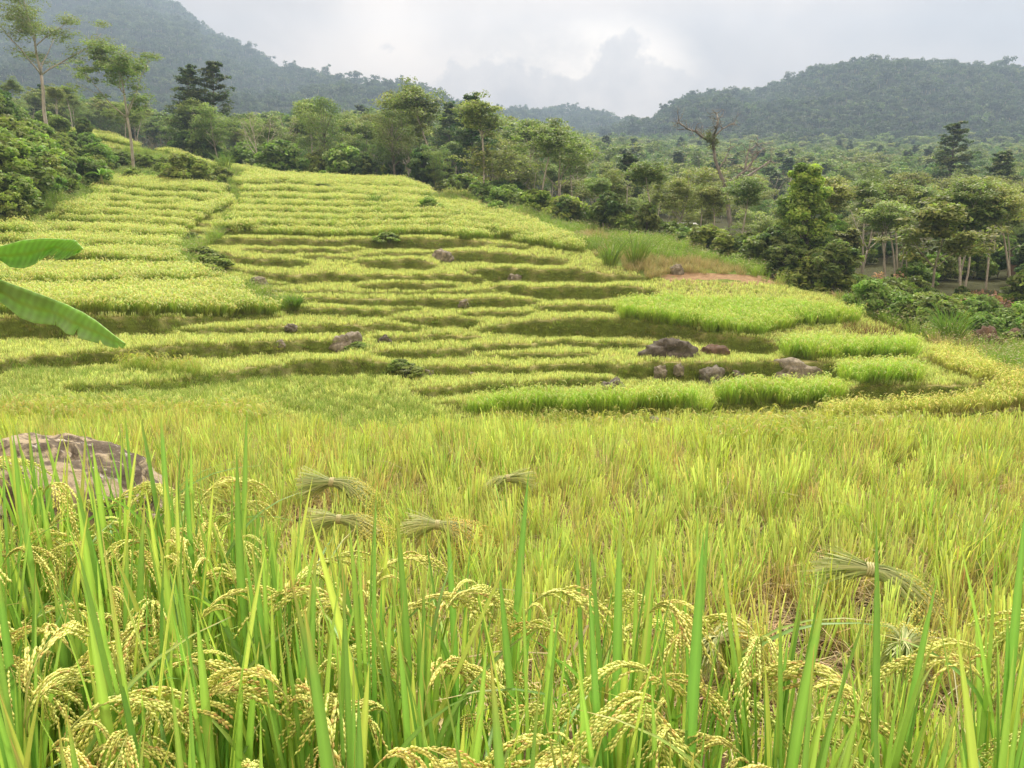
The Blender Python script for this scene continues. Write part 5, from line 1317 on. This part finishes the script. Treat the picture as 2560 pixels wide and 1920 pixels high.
    m = MB(); x, y, z = on_ground(2180, 842); blades(m, 260, 1.0, (0.35, 0.75), (0.01, 0.02), (0.1, 0.7), (0, 0.4), (0.13, 0.06, 0.04), (0.24, 0.12, 0.08), r, 4); o = m.obj('dry_bush', M_DRY); o.location = (x, y, z); tag(o, 'mound of reddish brown dry brush behind the brightest green plot', 'bush')
    for X, y, label in ((2225, 43, 'heap of pinkish dead leaves hanging in the right wood, left one'), (2492, 40, 'column of pale dead leaves near the right edge'), (2420, 37, 'low tangle of pale dead leaves in front of the right edge boulders')):
        x, y_, z = at_dist(X, y); m = MB(); C = r.normal(0, 1, (9, 3))*[0.5, 0.4, 0.35] + [0, 0, 0.9]; leafcloud(m, C, np.full((9, 3), 0.35), 45, (0.07, 0.16), np.array([(0.42, 0.27, 0.20)]*9)*r.uniform(.7, 1.3, (9, 1)), r, aspect=0.45, droop=.5)
        m.tube([(0, 0, -.2), (0.1, 0, .6), (0, .1, 1.1)], 0.03, (.3, .2, .15), 4); o = m.obj('dead_foliage', M_DRY, smooth=False); o.location = (x, y_, z); tag(o, label, 'dead foliage')
    banana_plant('small banana plant with pale yellowed leaves on the left slope', 268, 62, 2.4, 31, 7)
    banana_plant('banana plants with glossy arching leaves beside the white roofed hut', 1738, 55.5, 3.4, 32, 10)
    banana_plant('banana plant with one upright leaf among the stems of the right wood', 2312, 56, 3.2, 33, 7)
    hut('hut with a white sheet roof half hidden behind the knoll, left one', 1692, 58, 2.5, 0.5, (0.72, 0.70, 0.66))
    hut('hut with a pale tilted roof behind branches, right of the banana plants', 1872, 58, 2.4, -0.6, (0.66, 0.64, 0.60))
    hut('low hut with brown walls and a grey roof between the two pale roofed ones', 1792, 53, 2.0, 0.2, (0.50, 0.46, 0.42))
    hut('low open shed with a flat pale roof at the right edge of the wood', 2600, 62, 2.5, 0.1, (0.66, 0.63, 0.58))
def hut(label, X, y, H, rz, rc):
    x, y_, z = at_dist(X, y); t = thing('hut', label, 'hut', (x, y_, z), rz); w, d = 1.5, 1.2; m = MB()
    def box(mb, x0, x1, y0, y1, z0, z1, c):
        v = [(a, b, e) for e in (z0, z1) for a, b in ((x0, y0), (x1, y0), (x1, y1), (x0, y1))]; mb.add(v, [[0, 3, 2, 1], [4, 5, 6, 7], [0, 1, 5, 4], [1, 2, 6, 5], [2, 3, 7, 6], [3, 0, 4, 7]], None, c)
    for a, b in ((-w, -0.4), (0.4, w)): box(m, a, b, -d, -d+0.08, -0.3, H*0.72, (.3,)*3)
    box(m, -0.4, 0.4, -d, -d+0.08, H*0.6, H*0.72, (.3,)*3); box(m, -w, -w+.08, -d+.08, d, -0.3, H*.72, (.3,)*3); box(m, w-.08, w, -d+.08, d, -0.3, H*.72, (.3,)*3); box(m, -w+.08, w-.08, d-.08, d, -.3, H*.72, (.3,)*3)
    m.obj('wall', plain_mat('hut_wall', (0.22, 0.15, 0.10)), t, smooth=False)
    m = MB(); xs = np.linspace(-w-.3, w+.3, 60); cz = 0.02*np.sin(xs*38)
    for sgn in (-1, 1):
        P = [np.stack([xs, np.full(60, sgn*(d+.35)*f), H*.98 - f*H*0.28 + cz], -1) for f in (0, 0.5, 1)]
        V = np.array(P).reshape(-1, 3); i = np.arange(2)[:, None]*60; j = np.arange(59)[None]; m.add(V, np.stack([i+j, i+60+j, i+61+j, i+j+1], -1).reshape(-1, 4), None, rc)
    o = m.obj('roof', plain_mat('sheet_roof', rc, 0.5), t); o.modifiers.new('t', 'SOLIDIFY').thickness = 0.02
heroes()
cover()
def haze():
    m = MB(); x0, x1, y0, y1, z0, z1 = -1500, 1500, -60, 1900, -62, 480
    v = [(x0, y0, z0), (x1, y0, z0), (x1, y1, z0), (x0, y1, z0), (x0, y0, z1), (x1, y0, z1), (x1, y1, z1), (x0, y1, z1)]
    m.add(v, [[0, 3, 2, 1], [4, 5, 6, 7], [0, 1, 5, 4], [1, 2, 6, 5], [2, 3, 7, 6], [3, 0, 4, 7]])
    mt = bpy.data.materials.new('haze'); mt.use_nodes = True; mt.node_tree.nodes.clear(); N = NT(mt.node_tree)
    out = N.n('ShaderNodeOutputMaterial')
    pv = N.n('ShaderNodeVolumePrincipled', ins={'Color': (0.55, 0.745, 1.0, 1), 'Density': 0.00060, 'Anisotropy': 0.25})
    N.link(pv.outputs[0], out.inputs['Volume'])
    tag(m.obj('haze', mt, smooth=False), kind='stuff')
haze()
